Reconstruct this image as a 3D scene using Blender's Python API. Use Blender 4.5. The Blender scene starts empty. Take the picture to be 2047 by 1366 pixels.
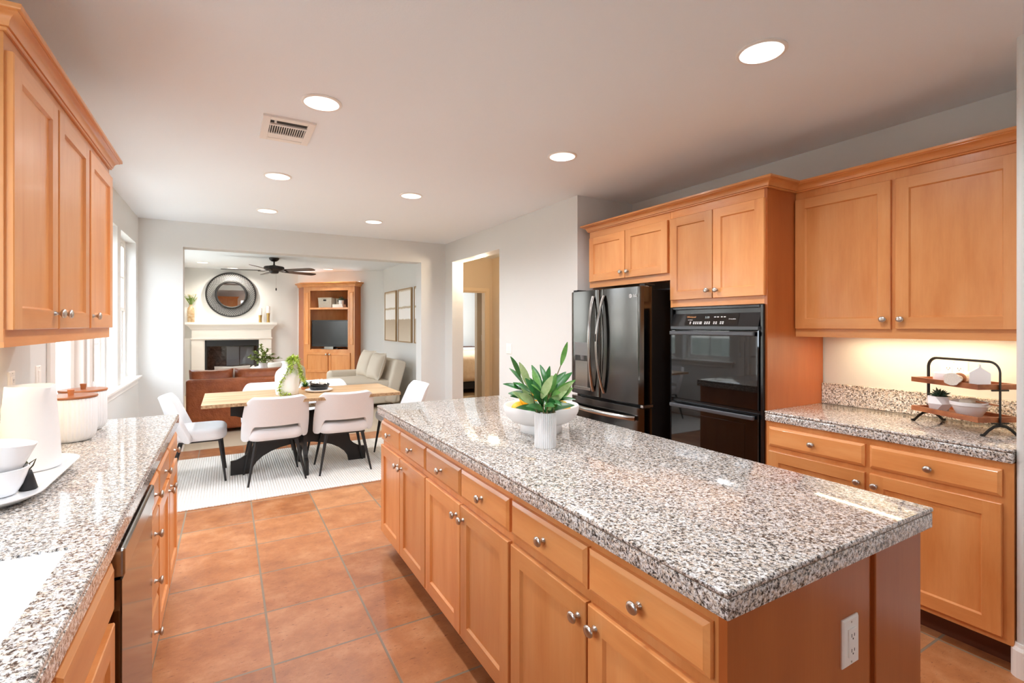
import bpy, bmesh, math, random
from mathutils import Vector, Matrix
C = bpy.context.scene.collection
SC = bpy.context.scene
PI = math.pi
R = math.radians

# ---------------------------------------------------------------- camera
TH = math.atan(568.5 / 988.0)
cam_d = bpy.data.cameras.new('camera'); cam = bpy.data.objects.new('camera', cam_d); C.objects.link(cam)
cam.location = (0, 0, 1.42); cam.rotation_euler = (PI / 2, 0, -TH)
cam_d.sensor_width = 36; cam_d.lens = 988.0 / 2047 * 36; cam_d.shift_y = -33.0 / 2047
cam_d.clip_start = 0.02; cam_d.clip_end = 200
SC.camera = cam
# ---------------------------------------------------------------- exposure, world, daylight
SC.view_settings.view_transform = 'Standard'; SC.view_settings.look = 'None'
SC.view_settings.gamma = 1; SC.view_settings.use_curve_mapping = False
SC.view_settings.exposure = 0.82
SC.cycles.max_bounces = 10; SC.cycles.diffuse_bounces = 6; SC.cycles.glossy_bounces = 5
SC.cycles.transmission_bounces = 6; SC.cycles.transparent_max_bounces = 12
SC.cycles.sample_clamp_indirect = 6; SC.cycles.caustics_reflective = False; SC.cycles.caustics_refractive = False
world = bpy.data.worlds.new('sky'); SC.world = world; world.use_nodes = True
bg = world.node_tree.nodes['Background']
bg.inputs[0].default_value = (0.80, 0.90, 1.0, 1); bg.inputs[1].default_value = 5.8

def lamp(kind, name, loc, rot, power, color, size=(0.1, 0.1), parent=None, spot=None):
    d = bpy.data.lights.new(name, kind); d.energy = power; d.color = color
    if kind == 'AREA':
        d.shape = 'RECTANGLE'; d.size = size[0]; d.size_y = size[1]
    if kind == 'SUN': d.angle = R(0.6)
    if kind == 'SPOT': d.spot_size = R(spot or 150); d.spot_blend = 0.8; d.shadow_soft_size = size[0]
    if kind == 'POINT': d.shadow_soft_size = size[0]
    o = bpy.data.objects.new(name, d); C.objects.link(o); o.location = loc; o.rotation_euler = rot
    if parent:
        o.parent = parent; og = ORG.get(parent.name, Vector((0, 0, 0))); o.location = Vector(loc) - og
    return o
ORG = {}
sun = lamp('SUN', 'sun', (8, 0, 9), (0, R(52), R(12)), 2.5, (1.0, 0.95, 0.88))
# light portals in the window and door openings guide the sky light indoors
def portal(name, loc, rot, size):
    o = lamp('AREA', name, loc, rot, 1.0, (1, 1, 1), size); o.data.cycles.is_portal = True; return o
for nm, y, z, hz, hy in (('portal_sink_window', 1.10, 1.665, 1.17, 0.96), ('portal_patio_door', 4.01, 1.05, 2.1, 0.78), ('portal_nook_window', 5.075, 1.584, 1.41, 0.85), ('portal_nook_window', 6.085, 1.584, 1.41, 0.85), ('portal_living_window', 9.6, 1.425, 1.65, 2.0)):
    portal(nm, (-1.003, y, z), (0, R(-90), 0), (hz, hy))
portal('portal_rear_window', (0.95, -2.703, 1.6), (R(90), 0, 0), (0.9, 1.1))
portal('portal_bedroom_window', (5.953, 9.9, 1.5), (0, R(90), 0), (1.6, 1.3))

# ---------------------------------------------------------------- node materials
MATS = {}
class N:
    def __init__(s, name):
        s.m = bpy.data.materials.new(name); s.m.use_nodes = True; s.t = s.m.node_tree; s.n = s.t.nodes
        s.b = s.n['Principled BSDF']; s.out = s.n['Material Output']; MATS[name] = s.m
    def new(s, kind, **kw):
        n = s.n.new(kind)
        for k, v in kw.items():
            if k in n.inputs: n.inputs[k].default_value = v
            else: setattr(n, k, v)
        return n
    def link(s, a, b): s.t.links.new(a, b)
    def set(s, **kw):
        for k, v in kw.items(): s.b.inputs[k.replace('_', ' ')].default_value = v
    def coord(s, scale=(1, 1, 1), loc=(0, 0, 0), rot=(0, 0, 0)):
        tc = s.new('ShaderNodeTexCoord'); mp = s.new('ShaderNodeMapping')
        mp.inputs['Scale'].default_value = scale; mp.inputs['Location'].default_value = loc; mp.inputs['Rotation'].default_value = rot
        s.link(tc.outputs['Object'], mp.inputs['Vector']); return mp.outputs['Vector']
    def noise(s, vec, scale, detail=4, rough=0.55):
        n = s.new('ShaderNodeTexNoise'); n.inputs['Scale'].default_value = scale; n.inputs['Detail'].default_value = detail
        n.inputs['Roughness'].default_value = rough; s.link(vec, n.inputs['Vector']); return n.outputs['Fac']
    def ramp(s, fac, stops, mode='LINEAR'):
        r = s.new('ShaderNodeValToRGB'); e = r.color_ramp.elements; r.color_ramp.interpolation = mode
        while len(e) < len(stops): e.new(0.5)
        for el, (p, c) in zip(e, stops): el.position = p; el.color = (*c, 1) if len(c) == 3 else c
        s.link(fac, r.inputs['Fac']); return r.outputs['Color']
    def mix(s, fac, a, b, blend='MIX'):
        m = s.new('ShaderNodeMix', data_type='RGBA', blend_type=blend)
        for sock, v in ((m.inputs['Factor'], fac), (m.inputs['A'], a), (m.inputs['B'], b)):
            pass
        ins = [i for i in m.inputs if i.enabled]
        for sock, v in zip(ins, (fac, a, b)):
            if isinstance(v, (int, float)): sock.default_value = v
            elif isinstance(v, tuple): sock.default_value = (*v, 1) if len(v) == 3 else v
            else: s.link(v, sock)
        return [o for o in m.outputs if o.enabled][0]
    def bump(s, h, strength, dist=0.01):
        b = s.new('ShaderNodeBump'); b.inputs['Strength'].default_value = strength; b.inputs['Distance'].default_value = dist
        s.link(h, b.inputs['Height']); s.link(b.outputs['Normal'], s.b.inputs['Normal'])
    def base(s, c): s.link(c, s.b.inputs['Base Color'])

def srgb(r, g, b):
    f = lambda v: (v / 255 / 12.92) if v / 255 <= 0.04045 else ((v / 255 + 0.055) / 1.055) ** 2.4
    return (f(r), f(g), f(b))
def plain(name, col, rough=0.5, metal=0.0, spec=0.5, coat=0.0, emit=None, es=0.0):
    n = N(name); n.set(Base_Color=(*col, 1), Roughness=rough, Metallic=metal, Specular_IOR_Level=spec, Coat_Weight=coat)
    if coat: n.set(Coat_Roughness=0.08)
    if emit: n.set(Emission_Color=(*emit, 1), Emission_Strength=es)
    return n.m
def bumpy(name, col, rough, scale, strength, dist=0.003, col2=None):
    n = N(name); n.set(Roughness=rough)
    f = n.noise(n.coord(), scale, 6, 0.65)
    n.base(n.ramp(f, [(0.35, col2 or col), (0.65, col)])); n.bump(f, strength, dist); return n.m
def wood(name, c1, c2, c3, axis, rough=0.32, fine=1.0, var=0.18):
    n = N(name); n.set(Roughness=rough, Specular_IOR_Level=0.5, Coat_Weight=0.25, Coat_Roughness=0.12)
    sc = [6.0 * fine] * 3; sc[axis] = 1.1 * fine
    oi = n.new('ShaderNodeObjectInfo')
    tc = n.new('ShaderNodeTexCoord'); ad = n.new('ShaderNodeVectorMath', operation='ADD'); mp = n.new('ShaderNodeMapping')
    ml = n.new('ShaderNodeVectorMath', operation='SCALE'); n.link(oi.outputs['Random'], ml.inputs['Scale']); ml.inputs[0].default_value = (13, 7, 29)
    n.link(tc.outputs['Object'], ad.inputs[0]); n.link(ml.outputs[0], ad.inputs[1]); n.link(ad.outputs[0], mp.inputs['Vector'])
    mp.inputs['Scale'].default_value = sc; v = mp.outputs['Vector']
    f = n.noise(v, 1.6, 5, 0.6)
    col = n.ramp(f, [(0.28, c2), (0.5, c1), (0.74, c3)])
    sc2 = [70.0 * fine] * 3; sc2[axis] = 2.2 * fine
    mp2 = n.new('ShaderNodeMapping'); mp2.inputs['Scale'].default_value = sc2; n.link(ad.outputs[0], mp2.inputs['Vector'])
    g = n.noise(mp2.outputs['Vector'], 2.0, 3, 0.6)
    col = n.mix(0.07, col, n.ramp(g, [(0.3, (0.55, 0.45, 0.38)), (0.6, (1, 1, 1))]), 'MULTIPLY')
    hs = n.new('ShaderNodeHueSaturation'); n.link(col, hs.inputs['Color'])
    mr = n.new('ShaderNodeMapRange'); mr.inputs['To Min'].default_value = 1 - var; mr.inputs['To Max'].default_value = 1 + var * 0.6
    n.link(oi.outputs['Random'], mr.inputs['Value']); n.link(mr.outputs[0], hs.inputs['Value'])
    n.base(hs.outputs['Color']); n.bump(g, 0.06, 0.002); return n.m

MA = (srgb(222, 151, 89), srgb(210, 134, 72), srgb(229, 164, 104))
maple_v = wood('maple_vertical', *MA, 2); maple_h = wood('maple_horizontal', *MA, 1)
maple_x = wood('maple_lengthwise', *MA, 0)
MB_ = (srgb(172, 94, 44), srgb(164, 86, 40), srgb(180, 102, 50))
maple_shaded_v = wood('maple_end_panel_shaded', *MB_, 2, var=0.06)  # redder panel maple, its colour darkened further for the island end's shade
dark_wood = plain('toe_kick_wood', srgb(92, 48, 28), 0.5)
oak_table = wood('table_oak', srgb(192, 158, 118), srgb(160, 126, 88), srgb(208, 178, 142), 0, 0.45, 1.1)
oak_edge = bumpy('table_edge', srgb(196, 168, 130), 0.7, 60, 0.6, 0.006, srgb(140, 108, 76))
lid_wood = wood('lid_wood', srgb(184, 118, 74), srgb(168, 102, 62), srgb(194, 128, 84), 0, 0.5)
tray_wood = wood('acacia', srgb(158, 92, 54), srgb(112, 58, 32), srgb(186, 122, 78), 1, 0.45, 1.6)

def granite():
    n = N('granite'); v = n.coord()
    n.set(Roughness=0.06, Specular_IOR_Level=0.65)
    warp = n.new('ShaderNodeTexNoise'); warp.inputs['Scale'].default_value = 90; warp.inputs['Detail'].default_value = 3; n.link(v, warp.inputs['Vector'])
    vm = n.new('ShaderNodeVectorMath', operation='MULTIPLY_ADD'); n.link(warp.outputs['Color'], vm.inputs[0]); vm.inputs[1].default_value = (0.010, 0.010, 0.010); n.link(v, vm.inputs[2])
    def cells(scale):
        vo = n.new('ShaderNodeTexVoronoi'); vo.inputs['Scale'].default_value = scale; n.link(vm.outputs[0], vo.inputs['Vector'])
        sep = n.new('ShaderNodeSeparateColor'); n.link(vo.outputs['Color'], sep.inputs[0]); return sep.outputs[0]
    f = n.noise(vm.outputs[0], 125, 5, 0.72)
    col = n.ramp(f, [(0.352, srgb(42, 42, 43)), (0.418, srgb(92, 88, 86)), (0.458, srgb(168, 161, 154)), (0.498, srgb(222, 220, 217)), (0.60, srgb(248, 247, 246))])
    tint = n.ramp(cells(150), [(0.0, (1, 1, 1)), (0.45, srgb(246, 238, 228)), (0.70, srgb(232, 218, 204)), (0.88, srgb(214, 210, 206))], 'CONSTANT')
    col = n.mix(1.0, col, tint, 'MULTIPLY')
    speck = n.ramp(cells(420), [(0.0, (0.75, 0.75, 0.75)), (0.10, (0, 0, 0))], 'CONSTANT')
    col = n.mix(speck, col, srgb(58, 55, 54))
    blot = n.ramp(n.noise(v, 40, 4, 0.7), [(0.29, (0.7, 0.7, 0.7)), (0.36, (0, 0, 0))])
    col = n.mix(blot, col, srgb(66, 62, 60))
    n.base(col); return n.m
granite_m = granite()
seam = plain('granite_seam', srgb(120, 104, 88), 0.6)

def tile_floor():
    n = N('terracotta_tile'); P = 0.4362
    v = n.coord(loc=(-0.163 + 10 * P, -2.285 + 20 * P, 0))
    br = n.new('ShaderNodeTexBrick'); br.offset = 0; br.squash = 1
    for k, val in (('Scale', 1.0), ('Mortar Size', 0.006), ('Mortar Smooth', 0.3), ('Bias', 0.0), ('Brick Width', P), ('Row Height', P)): br.inputs[k].default_value = val
    br.inputs['Color1'].default_value = (0, 0, 0, 1); br.inputs['Color2'].default_value = (1, 1, 1, 1)
    n.link(v, br.inputs['Vector'])
    tint = n.ramp(br.outputs['Color'], [(0.0, srgb(150, 92, 54)), (0.5, srgb(186, 122, 76)), (1.0, srgb(210, 154, 110))])
    f = n.noise(v, 5.5, 7, 0.68)
    mot = n.ramp(f, [(0.32, srgb(130, 72, 38)), (0.50, srgb(178, 116, 70)), (0.68, srgb(212, 160, 116))])
    col = n.mix(0.5, tint, mot)
    st = n.coord(scale=(9, 26, 10)); g = n.noise(st, 3.0, 6, 0.72)
    col = n.mix(n.ramp(g, [(0.33, (0.85, 0.85, 0.85)), (0.41, (0, 0, 0))]), col, srgb(112, 60, 34))
    col = n.mix(br.outputs['Fac'], col, srgb(140, 124, 104))
    n.base(col); n.set(Roughness=0.36, Specular_IOR_Level=0.45)
    mh = n.new('ShaderNodeMath', operation='MULTIPLY_ADD'); n.link(br.outputs['Fac'], mh.inputs[0]); mh.inputs[1].default_value = -1.5; n.link(g, mh.inputs[2])
    n.bump(mh.outputs[0], 0.25, 0.004); return n.m
tile_m = tile_floor()
wall_m = bumpy('wall_paint', srgb(222, 223, 221), 0.6, 95, 0.12, 0.003)
ceil_m = bumpy('ceiling_paint', srgb(238, 245, 251), 0.75, 120, 0.22, 0.003)
trim_m = plain('white_trim', srgb(240, 238, 234), 0.35)
carpet_m = bumpy('carpet', srgb(214, 198, 176), 0.95, 260, 0.6, 0.006, srgb(190, 172, 148))
white_gloss = plain('white_ceramic', srgb(240, 241, 243), 0.22)
white_matte = plain('white_matte_ceramic', srgb(240, 241, 242), 0.5)
plastic = plain('white_plastic', srgb(242, 239, 233), 0.35)
cream_plastic = plain('outlet_slot', srgb(70, 64, 58), 0.5)
nickel = plain('satin_nickel', srgb(196, 191, 185), 0.3, 1.0)
black_m = plain('black_plastic', srgb(20, 20, 21), 0.4)
matte_black = plain('matte_black_metal', srgb(24, 23, 23), 0.5)
oven_black = plain('oven_enamel', srgb(20, 21, 23), 0.18, spec=0.6)
oven_glass = plain('oven_glass', srgb(7, 7, 8), 0.03, spec=0.7)
oven_grey = plain('oven_grey_trim', srgb(74, 76, 80), 0.3)
ssteel = plain('black_stainless', srgb(92, 90, 88), 0.14, 1.0)
ssteel_l = plain('black_stainless_light', srgb(158, 155, 151), 0.2, 1.0)
lcd = plain('dispenser_panel', srgb(118, 118, 118), 0.3)
dw_m = plain('dishwasher_front', srgb(92, 84, 78), 0.1, 1.0)
boucle = bumpy('white_upholstery', srgb(236, 238, 241), 0.9, 420, 0.25, 0.003, srgb(226, 228, 231))
leather = bumpy('cognac_leather', srgb(166, 92, 50), 0.4, 6, 0.8, 0.03, srgb(134, 68, 34))
linen = bumpy('beige_linen', srgb(222, 212, 196), 0.95, 300, 0.4, 0.004, srgb(206, 194, 176))
linen_w = bumpy('cream_fabric', srgb(236, 230, 220), 0.95, 200, 0.4, 0.004, srgb(222, 214, 202))
brass = plain('brass', srgb(190, 160, 100), 0.3, 1.0)
wax = plain('candle_wax', srgb(246, 243, 238), 0.5)
mirror_m = plain('mirror_glass', (0.9, 0.9, 0.9), 0.01, 1.0)
bronze = plain('fan_bronze', srgb(38, 32, 30), 0.4, 0.3)
blade_m = wood('fan_blade_wood', srgb(66, 48, 40), srgb(50, 36, 30), srgb(80, 58, 48), 0, 0.5)
lemon_m = bumpy('lemon_peel', srgb(246, 200, 62), 0.42, 160, 0.25, 0.002, srgb(240, 186, 44))
leaf_d = bumpy('dark_leaf', srgb(58, 124, 56), 0.35, 40, 0.1, 0.002, srgb(42, 104, 50))
leaf_m = bumpy('mid_leaf', srgb(116, 170, 82), 0.4, 40, 0.1, 0.002, srgb(86, 146, 62))
leaf_l = bumpy('pale_leaf', srgb(186, 206, 150), 0.5, 40, 0.1, 0.002, srgb(160, 188, 122))
leaf_y = bumpy('lime_leaf', srgb(200, 216, 104), 0.5, 60, 0.1, 0.002, srgb(170, 194, 78))
succ_m = bumpy('succulent_leaf', srgb(54, 84, 62), 0.5, 60, 0.1, 0.002, srgb(38, 66, 48))
stem_m = plain('stem', srgb(116, 108, 66), 0.6)
soil_m = bumpy('soil', srgb(60, 46, 36), 0.95, 90, 0.6, 0.004)
stucco = bumpy('neighbour_stucco', srgb(226, 222, 214), 0.9, 60, 0.3, 0.01)
stone_m = bumpy('garden_wall_stone', srgb(186, 186, 178), 0.9, 14, 0.5, 0.02, srgb(150, 154, 142))
paving = bumpy('paving', srgb(206, 200, 190), 0.9, 30, 0.3, 0.01)
hedge_m = bumpy('hedge_leaf', srgb(66, 88, 52), 0.7, 25, 0.8, 0.05, srgb(34, 50, 28))
bed_m = bumpy('comforter', srgb(232, 204, 172), 0.9, 12, 0.5, 0.02, srgb(220, 188, 152))
wicker = bumpy('wicker', srgb(222, 216, 204), 0.85, 130, 0.8, 0.006, srgb(160, 150, 134))
lens_m = plain('lamp_lens', (1, 1, 1), 0.4, emit=(1.0, 0.96, 0.90), es=6)
uc_m = plain('under_cabinet_lens', (1, 1, 1), 0.4, emit=(1.0, 0.82, 0.55), es=4)
vase_amber = bumpy('amber_glass', srgb(176, 140, 92), 0.2, 20, 0.3, 0.01, srgb(206, 190, 160))
book_m = plain('book_cover', srgb(226, 216, 202), 0.6)
log_m = bumpy('fire_log', srgb(96, 88, 82), 0.9, 18, 0.8, 0.02, srgb(54, 48, 44))
panel_grey = plain('firebox_reflector', srgb(120, 122, 128), 0.35)
slot_m = plain('vent_dark', srgb(54, 52, 50), 0.8)
tan_tile = plain('mantel_surround', srgb(236, 231, 223), 0.45)
orange_txt = plain('orange_lettering', srgb(214, 150, 92), 0.4)
white_txt = plain('pale_lettering', srgb(222, 222, 222), 0.4)
digit_m = plain('clock_digits', srgb(120, 130, 130), 0.4, emit=(0.5, 0.6, 0.6), es=0.25)

def glass():
    n = N('window_glass'); n.n.remove(n.b)
    tr = n.new('ShaderNodeBsdfTransparent'); gl = n.new('ShaderNodeBsdfGlossy'); gl.inputs['Roughness'].default_value = 0.01
    lw = n.new('ShaderNodeLayerWeight'); lw.inputs['Blend'].default_value = 0.5
    pw = n.new('ShaderNodeMath', operation='POWER'); n.link(lw.outputs['Facing'], pw.inputs[0]); pw.inputs[1].default_value = 5.0
    ma = n.new('ShaderNodeMath', operation='MULTIPLY_ADD'); n.link(pw.outputs[0], ma.inputs[0]); ma.inputs[1].default_value = 0.5; ma.inputs[2].default_value = 0.03
    mx = n.new('ShaderNodeMixShader'); n.link(ma.outputs[0], mx.inputs[0]); n.link(tr.outputs[0], mx.inputs[1]); n.link(gl.outputs[0], mx.inputs[2])
    n.link(mx.outputs[0], n.out.inputs['Surface']); return n.m
glass_m = glass()
def rug():
    n = N('rug_wool'); v = n.coord()
    w = n.new('ShaderNodeTexWave', wave_type='BANDS', bands_direction='X'); n.link(v, w.inputs['Vector'])
    for k, val in (('Scale', 15.0), ('Distortion', 1.2), ('Detail', 2.0), ('Detail Scale', 3.0)): w.inputs[k].default_value = val
    w2 = n.new('ShaderNodeTexWave', wave_type='BANDS', bands_direction='Y'); n.link(v, w2.inputs['Vector'])
    for k, val in (('Scale', 26.0), ('Distortion', 1.5), ('Detail', 1.0)): w2.inputs[k].default_value = val
    f = n.new('ShaderNodeMath', operation='MULTIPLY_ADD'); n.link(w2.outputs['Fac'], f.inputs[0]); f.inputs[1].default_value = 0.35; n.link(w.outputs['Fac'], f.inputs[2])
    n.base(n.ramp(f.outputs[0], [(0.05, srgb(222, 217, 208)), (0.6, srgb(246, 243, 238))])); n.set(Roughness=0.95)
    n.bump(f.outputs[0], 0.7, 0.006); return n.m
rug_m = rug()
def art(name):
    n = N(name); tc = n.new('ShaderNodeTexCoord'); sp = n.new('ShaderNodeSeparateXYZ'); n.link(tc.outputs['Generated'], sp.inputs[0])
    nz = n.noise(n.coord(), 9, 3); ma = n.new('ShaderNodeMath', operation='MULTIPLY_ADD'); n.link(nz, ma.inputs[0]); ma.inputs[1].default_value = 0.03; n.link(sp.outputs[2], ma.inputs[2])
    n.base(n.ramp(ma.outputs[0], [(0.0, srgb(222, 208, 188)), (0.435, srgb(196, 180, 158)), (0.45, srgb(254, 253, 251)), (0.645, srgb(254, 253, 251)), (0.65, srgb(204, 190, 168)), (0.685, srgb(204, 190, 168)), (0.69, srgb(254, 253, 251)), (0.975, srgb(252, 250, 246)), (1.0, srgb(214, 200, 180))]))
    n.set(Roughness=0.7); return n.m
art_m = art('abstract_print')
frame_m = plain('pale_oak_frame', srgb(176, 146, 108), 0.5)

# ---------------------------------------------------------------- mesh helpers
IDF = lambda x, y, z: (x, y, z)
class M:
    """collects shapes; build() links them as ONE mesh object"""
    def __init__(s): s.bm = bmesh.new(); s.mi = 0
    def _new(s, n0):
        s.bm.faces.ensure_lookup_table()
        for f in s.bm.faces[n0:]: f.material_index = s.mi
    def box(s, x0, x1, y0, y1, z0, z1, bev=0.0, seg=2, tf=IDF):
        b2 = bmesh.new()
        bmesh.ops.create_cube(b2, size=1)
        for v in b2.verts: v.co = ((x0 + x1) / 2 + v.co.x * (x1 - x0), (y0 + y1) / 2 + v.co.y * (y1 - y0), (z0 + z1) / 2 + v.co.z * (z1 - z0))
        if bev > 0: bmesh.ops.bevel(b2, geom=list(b2.edges), offset=bev, segments=seg, affect='EDGES', profile=0.5)
        s.add(b2, tf); return s
    def add(s, b2, tf=IDF):
        n0 = len(s.bm.faces); mp = {}
        for v in b2.verts: mp[v] = s.bm.verts.new(tf(*v.co))
        for f in b2.faces:
            try: s.bm.faces.new([mp[v] for v in f.verts])
            except ValueError: pass
        b2.free(); s._new(n0)
    def face(s, pts):
        n0 = len(s.bm.faces); s.bm.faces.new([s.bm.verts.new(p) for p in pts]); s._new(n0); return s
    def loft(s, rings, cap0=True, cap1=True, closed=True):
        n0 = len(s.bm.faces); vr = [[s.bm.verts.new(p) for p in r] for r in rings]; n = len(vr[0])
        for a, b in zip(vr, vr[1:]):
            for i in range(n if closed else n - 1):
                j = (i + 1) % n; s.bm.faces.new((a[i], a[j], b[j], b[i]))
        if cap0: s.bm.faces.new(vr[0][::-1])
        if cap1: s.bm.faces.new(vr[-1])
        s._new(n0); return s
    def lathe(s, prof, c=(0, 0, 0), n=32, tf=None, ax='z', cap0=True, cap1=True, flute=0, fd=0.0):
        rings = []
        for r, z in prof:
            ring = []
            for i in range(n):
                a = 2 * PI * i / n; rr = r - (fd * r * (0.5 + 0.5 * math.cos(flute * a)) if flute else 0)
                p = (rr * math.cos(a), rr * math.sin(a), z)
                if ax == 'x': p = (p[2], p[0], p[1])
                elif ax == 'y': p = (p[0], p[2], p[1])
                p = (p[0] + c[0], p[1] + c[1], p[2] + c[2])
                ring.append(tf(*p) if tf else p)
            rings.append(ring)
        return s.loft(rings, cap0, cap1)
    def tube(s, pts, r, n=10, cap=True, flat=None):
        pts = [Vector(p) for p in pts]; rs = r if isinstance(r, (list, tuple)) else [r] * len(pts); rings = []
        up = Vector((0, 0, 1)); prev = None
        for i, p in enumerate(pts):
            t = (pts[min(i + 1, len(pts) - 1)] - pts[max(i - 1, 0)]).normalized()
            if prev is None:
                a = t.cross(up); a = a if a.length > 1e-3 else t.cross(Vector((1, 0, 0)))
            else:
                a = prev - t * prev.dot(t)
            a.normalize(); b = t.cross(a).normalized(); prev = a
            fa, fb = flat or (1, 1)
            rings.append([p + a * (math.cos(2 * PI * k / n) * rs[i] * fa) + b * (math.sin(2 * PI * k / n) * rs[i] * fb) for k in range(n)])
        return s.loft(rings, cap, cap)
    def prism(s, poly, lo, hi, tf):
        """poly in (u,v), extruded in w from lo to hi; tf(u,v,w)->xyz"""
        return s.loft([[tf(u, v, lo) for u, v in poly], [tf(u, v, hi) for u, v in poly]])
    def leaf(s, base, d, up, L, W, curl=0.3, n=5, fold=0.25):
        n0 = len(s.bm.faces)
        d = Vector(d).normalized(); up = Vector(up); sd = d.cross(up)
        sd = sd.normalized() if sd.length > 1e-4 else Vector((1, 0, 0)); nn = sd.cross(d).normalized(); base = Vector(base); rows = []
        for i in range(n + 1):
            t = i / n; w = W * 0.5 * (math.sin(PI * min(1, t * 0.92 + 0.06)) ** 0.8)
            c = base + d * (L * t) - nn * (curl * L * t * t)
            rows.append([s.bm.verts.new(c - sd * w + nn * (fold * w)), s.bm.verts.new(c), s.bm.verts.new(c + sd * w + nn * (fold * w))])
        for a, b in zip(rows, rows[1:]):
            s.bm.faces.new((a[0], a[1], b[1], b[0])); s.bm.faces.new((a[1], a[2], b[2], b[1]))
        s._new(n0); return s
    def build(s, name, mat, parent=None, smooth=None, local=False):
        me = bpy.data.meshes.new(name)
        bmesh.ops.recalc_face_normals(s.bm, faces=list(s.bm.faces))
        if parent is not None and not local:
            og = ORG.get(parent.name, Vector((0, 0, 0)))
            for v in s.bm.verts: v.co -= og
        s.bm.to_mesh(me); s.bm.free()
        for m in (mat if isinstance(mat, (list, tuple)) else [mat]): me.materials.append(m)
        o = bpy.data.objects.new(name, me); C.objects.link(o)
        if smooth is not None:
            me.shade_smooth()
            if smooth < 170: me.set_sharp_from_angle(angle=R(smooth))
        if parent is not None:
            o.parent = parent; ORG[o.name] = ORG.get(parent.name, Vector((0, 0, 0)))
        return o
def tag(o, label, cat, group=None, kind=None):
    o['label'] = label; o['category'] = cat
    if group: o['group'] = group
    if kind: o['kind'] = kind
    return o
def thing(name, label, cat, loc=(0, 0, 0), group=None, rotz=0.0):
    o = bpy.data.objects.new(name, None); C.objects.link(o); o.location = loc; o.rotation_euler = (0, 0, rotz)
    o.empty_display_size = 0.05; ORG[o.name] = Vector(loc); return tag(o, label, cat, group)
def struct(name, mb, mat, parent=None, smooth=None):
    o = mb.build(name, mat, parent, smooth)
    if parent is None: o['kind'] = 'structure'
    return o
def dup(o, parent=None):
    c = o.copy(); C.objects.link(c)
    if parent is not None: c.parent = parent
    for ch in list(o.children): dup(ch, c)
    return c
def bake(o):
    dg = bpy.context.evaluated_depsgraph_get(); ev = o.evaluated_get(dg)
    me = bpy.data.meshes.new_from_object(ev); o.modifiers.clear(); o.data = me; me.shade_smooth(); return o
def rrect(cx, cy, hx, hy, r, z, n=6):
    p = []
    for sx, sy, a0 in ((1, 1, 0), (-1, 1, 90), (-1, -1, 180), (1, -1, 270)):
        for i in range(n + 1):
            a = R(a0 + 90 * i / n); p.append((cx + sx * (hx - r) + r * math.cos(a), cy + sy * (hy - r) + r * math.sin(a), z))
    return p
def cushion(mb, cx, cy, z0, z1, hx, hy, r, e, tf=IDF, crown=0.0, n=6):
    rings = []; k = 5
    for i in range(k + 1):
        a = -PI / 2 + (PI / 2) * i / k; ins = e * (1 - math.cos(a)); rings.append((ins, z0 + e + e * math.sin(a)))
    for i in range(k + 1):
        a = (PI / 2) * i / k; ins = e * (1 - math.cos(a)); rings.append((ins, z1 - e + e * math.sin(a)))
    if crown: rings += [(e + min(hx, hy) * 0.3, z1 + crown * 0.6), (e + min(hx, hy) * 0.6, z1 + crown)]
    rs = [[tf(*p) for p in rrect(cx, cy, hx - i, hy - i, max(r - i, 0.004), z, n)] for i, z in rings]
    return mb.loft(rs)
def pillow(mb, w, h, t, tf, n=12, p=3.0):
    front = []; back = []
    for j in range(n + 1):
        v = -1 + 2 * j / n; fr = []; bk = []
        for i in range(n + 1):
            u = -1 + 2 * i / n; d = t * 0.5 * ((1 - abs(u) ** p) * (1 - abs(v) ** p)) ** 0.55
            pin = 1 - 0.06 * (1 - abs(u)) * abs(v) ** 3; pin2 = 1 - 0.06 * (1 - abs(v)) * abs(u) ** 3
            fr.append(mb.bm.verts.new(tf(u * w / 2 * pin2, v * h / 2 * pin, d)))
            edge = abs(u) > 0.999 or abs(v) > 0.999
            bk.append(fr[-1] if edge else mb.bm.verts.new(tf(u * w / 2 * pin2, v * h / 2 * pin, -d)))
        front.append(fr); back.append(bk)
    for j in range(n):
        for i in range(n):
            for g, flip in ((front, 0), (back, 1)):
                q = [g[j][i], g[j][i + 1], g[j + 1][i + 1], g[j + 1][i]]
                try: mb.bm.faces.new(q[::-1] if flip else q)
                except ValueError: pass
    return mb
def text_mesh(name, s, size, mat, parent, loc, mtx, ext=0.0006):
    cu = bpy.data.curves.new(name, 'FONT'); cu.body = s; cu.size = size; cu.extrude = ext; cu.align_x = 'CENTER'; cu.align_y = 'CENTER'
    t = bpy.data.objects.new(name + '_tmp', cu); C.objects.link(t)
    dg = bpy.context.evaluated_depsgraph_get(); me = bpy.data.meshes.new_from_object(t.evaluated_get(dg))
    bpy.data.objects.remove(t); me.name = name
    og = ORG.get(parent.name, Vector((0, 0, 0)))
    for v in me.vertices: v.co = Vector(loc) + mtx @ v.co - og
    me.materials.clear(); me.materials.append(mat)
    o = bpy.data.objects.new(name, me); C.objects.link(o); o.parent = parent; ORG[o.name] = og; return o

# orientation frames: tf(u right as seen by the viewer, v up, w out of the face)
def face_mx(x0):   # face looking towards -x : viewer's right is -y
    return lambda u, v, w: (x0 - w, u, v)          # u is world y
def face_px(x0):   # face looking towards +x
    return lambda u, v, w: (x0 + w, u, v)
def face_my(y0):
    return lambda u, v, w: (u, y0 - w, v)
def face_py(y0):
    return lambda u, v, w: (u, y0 + w, v)

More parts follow.
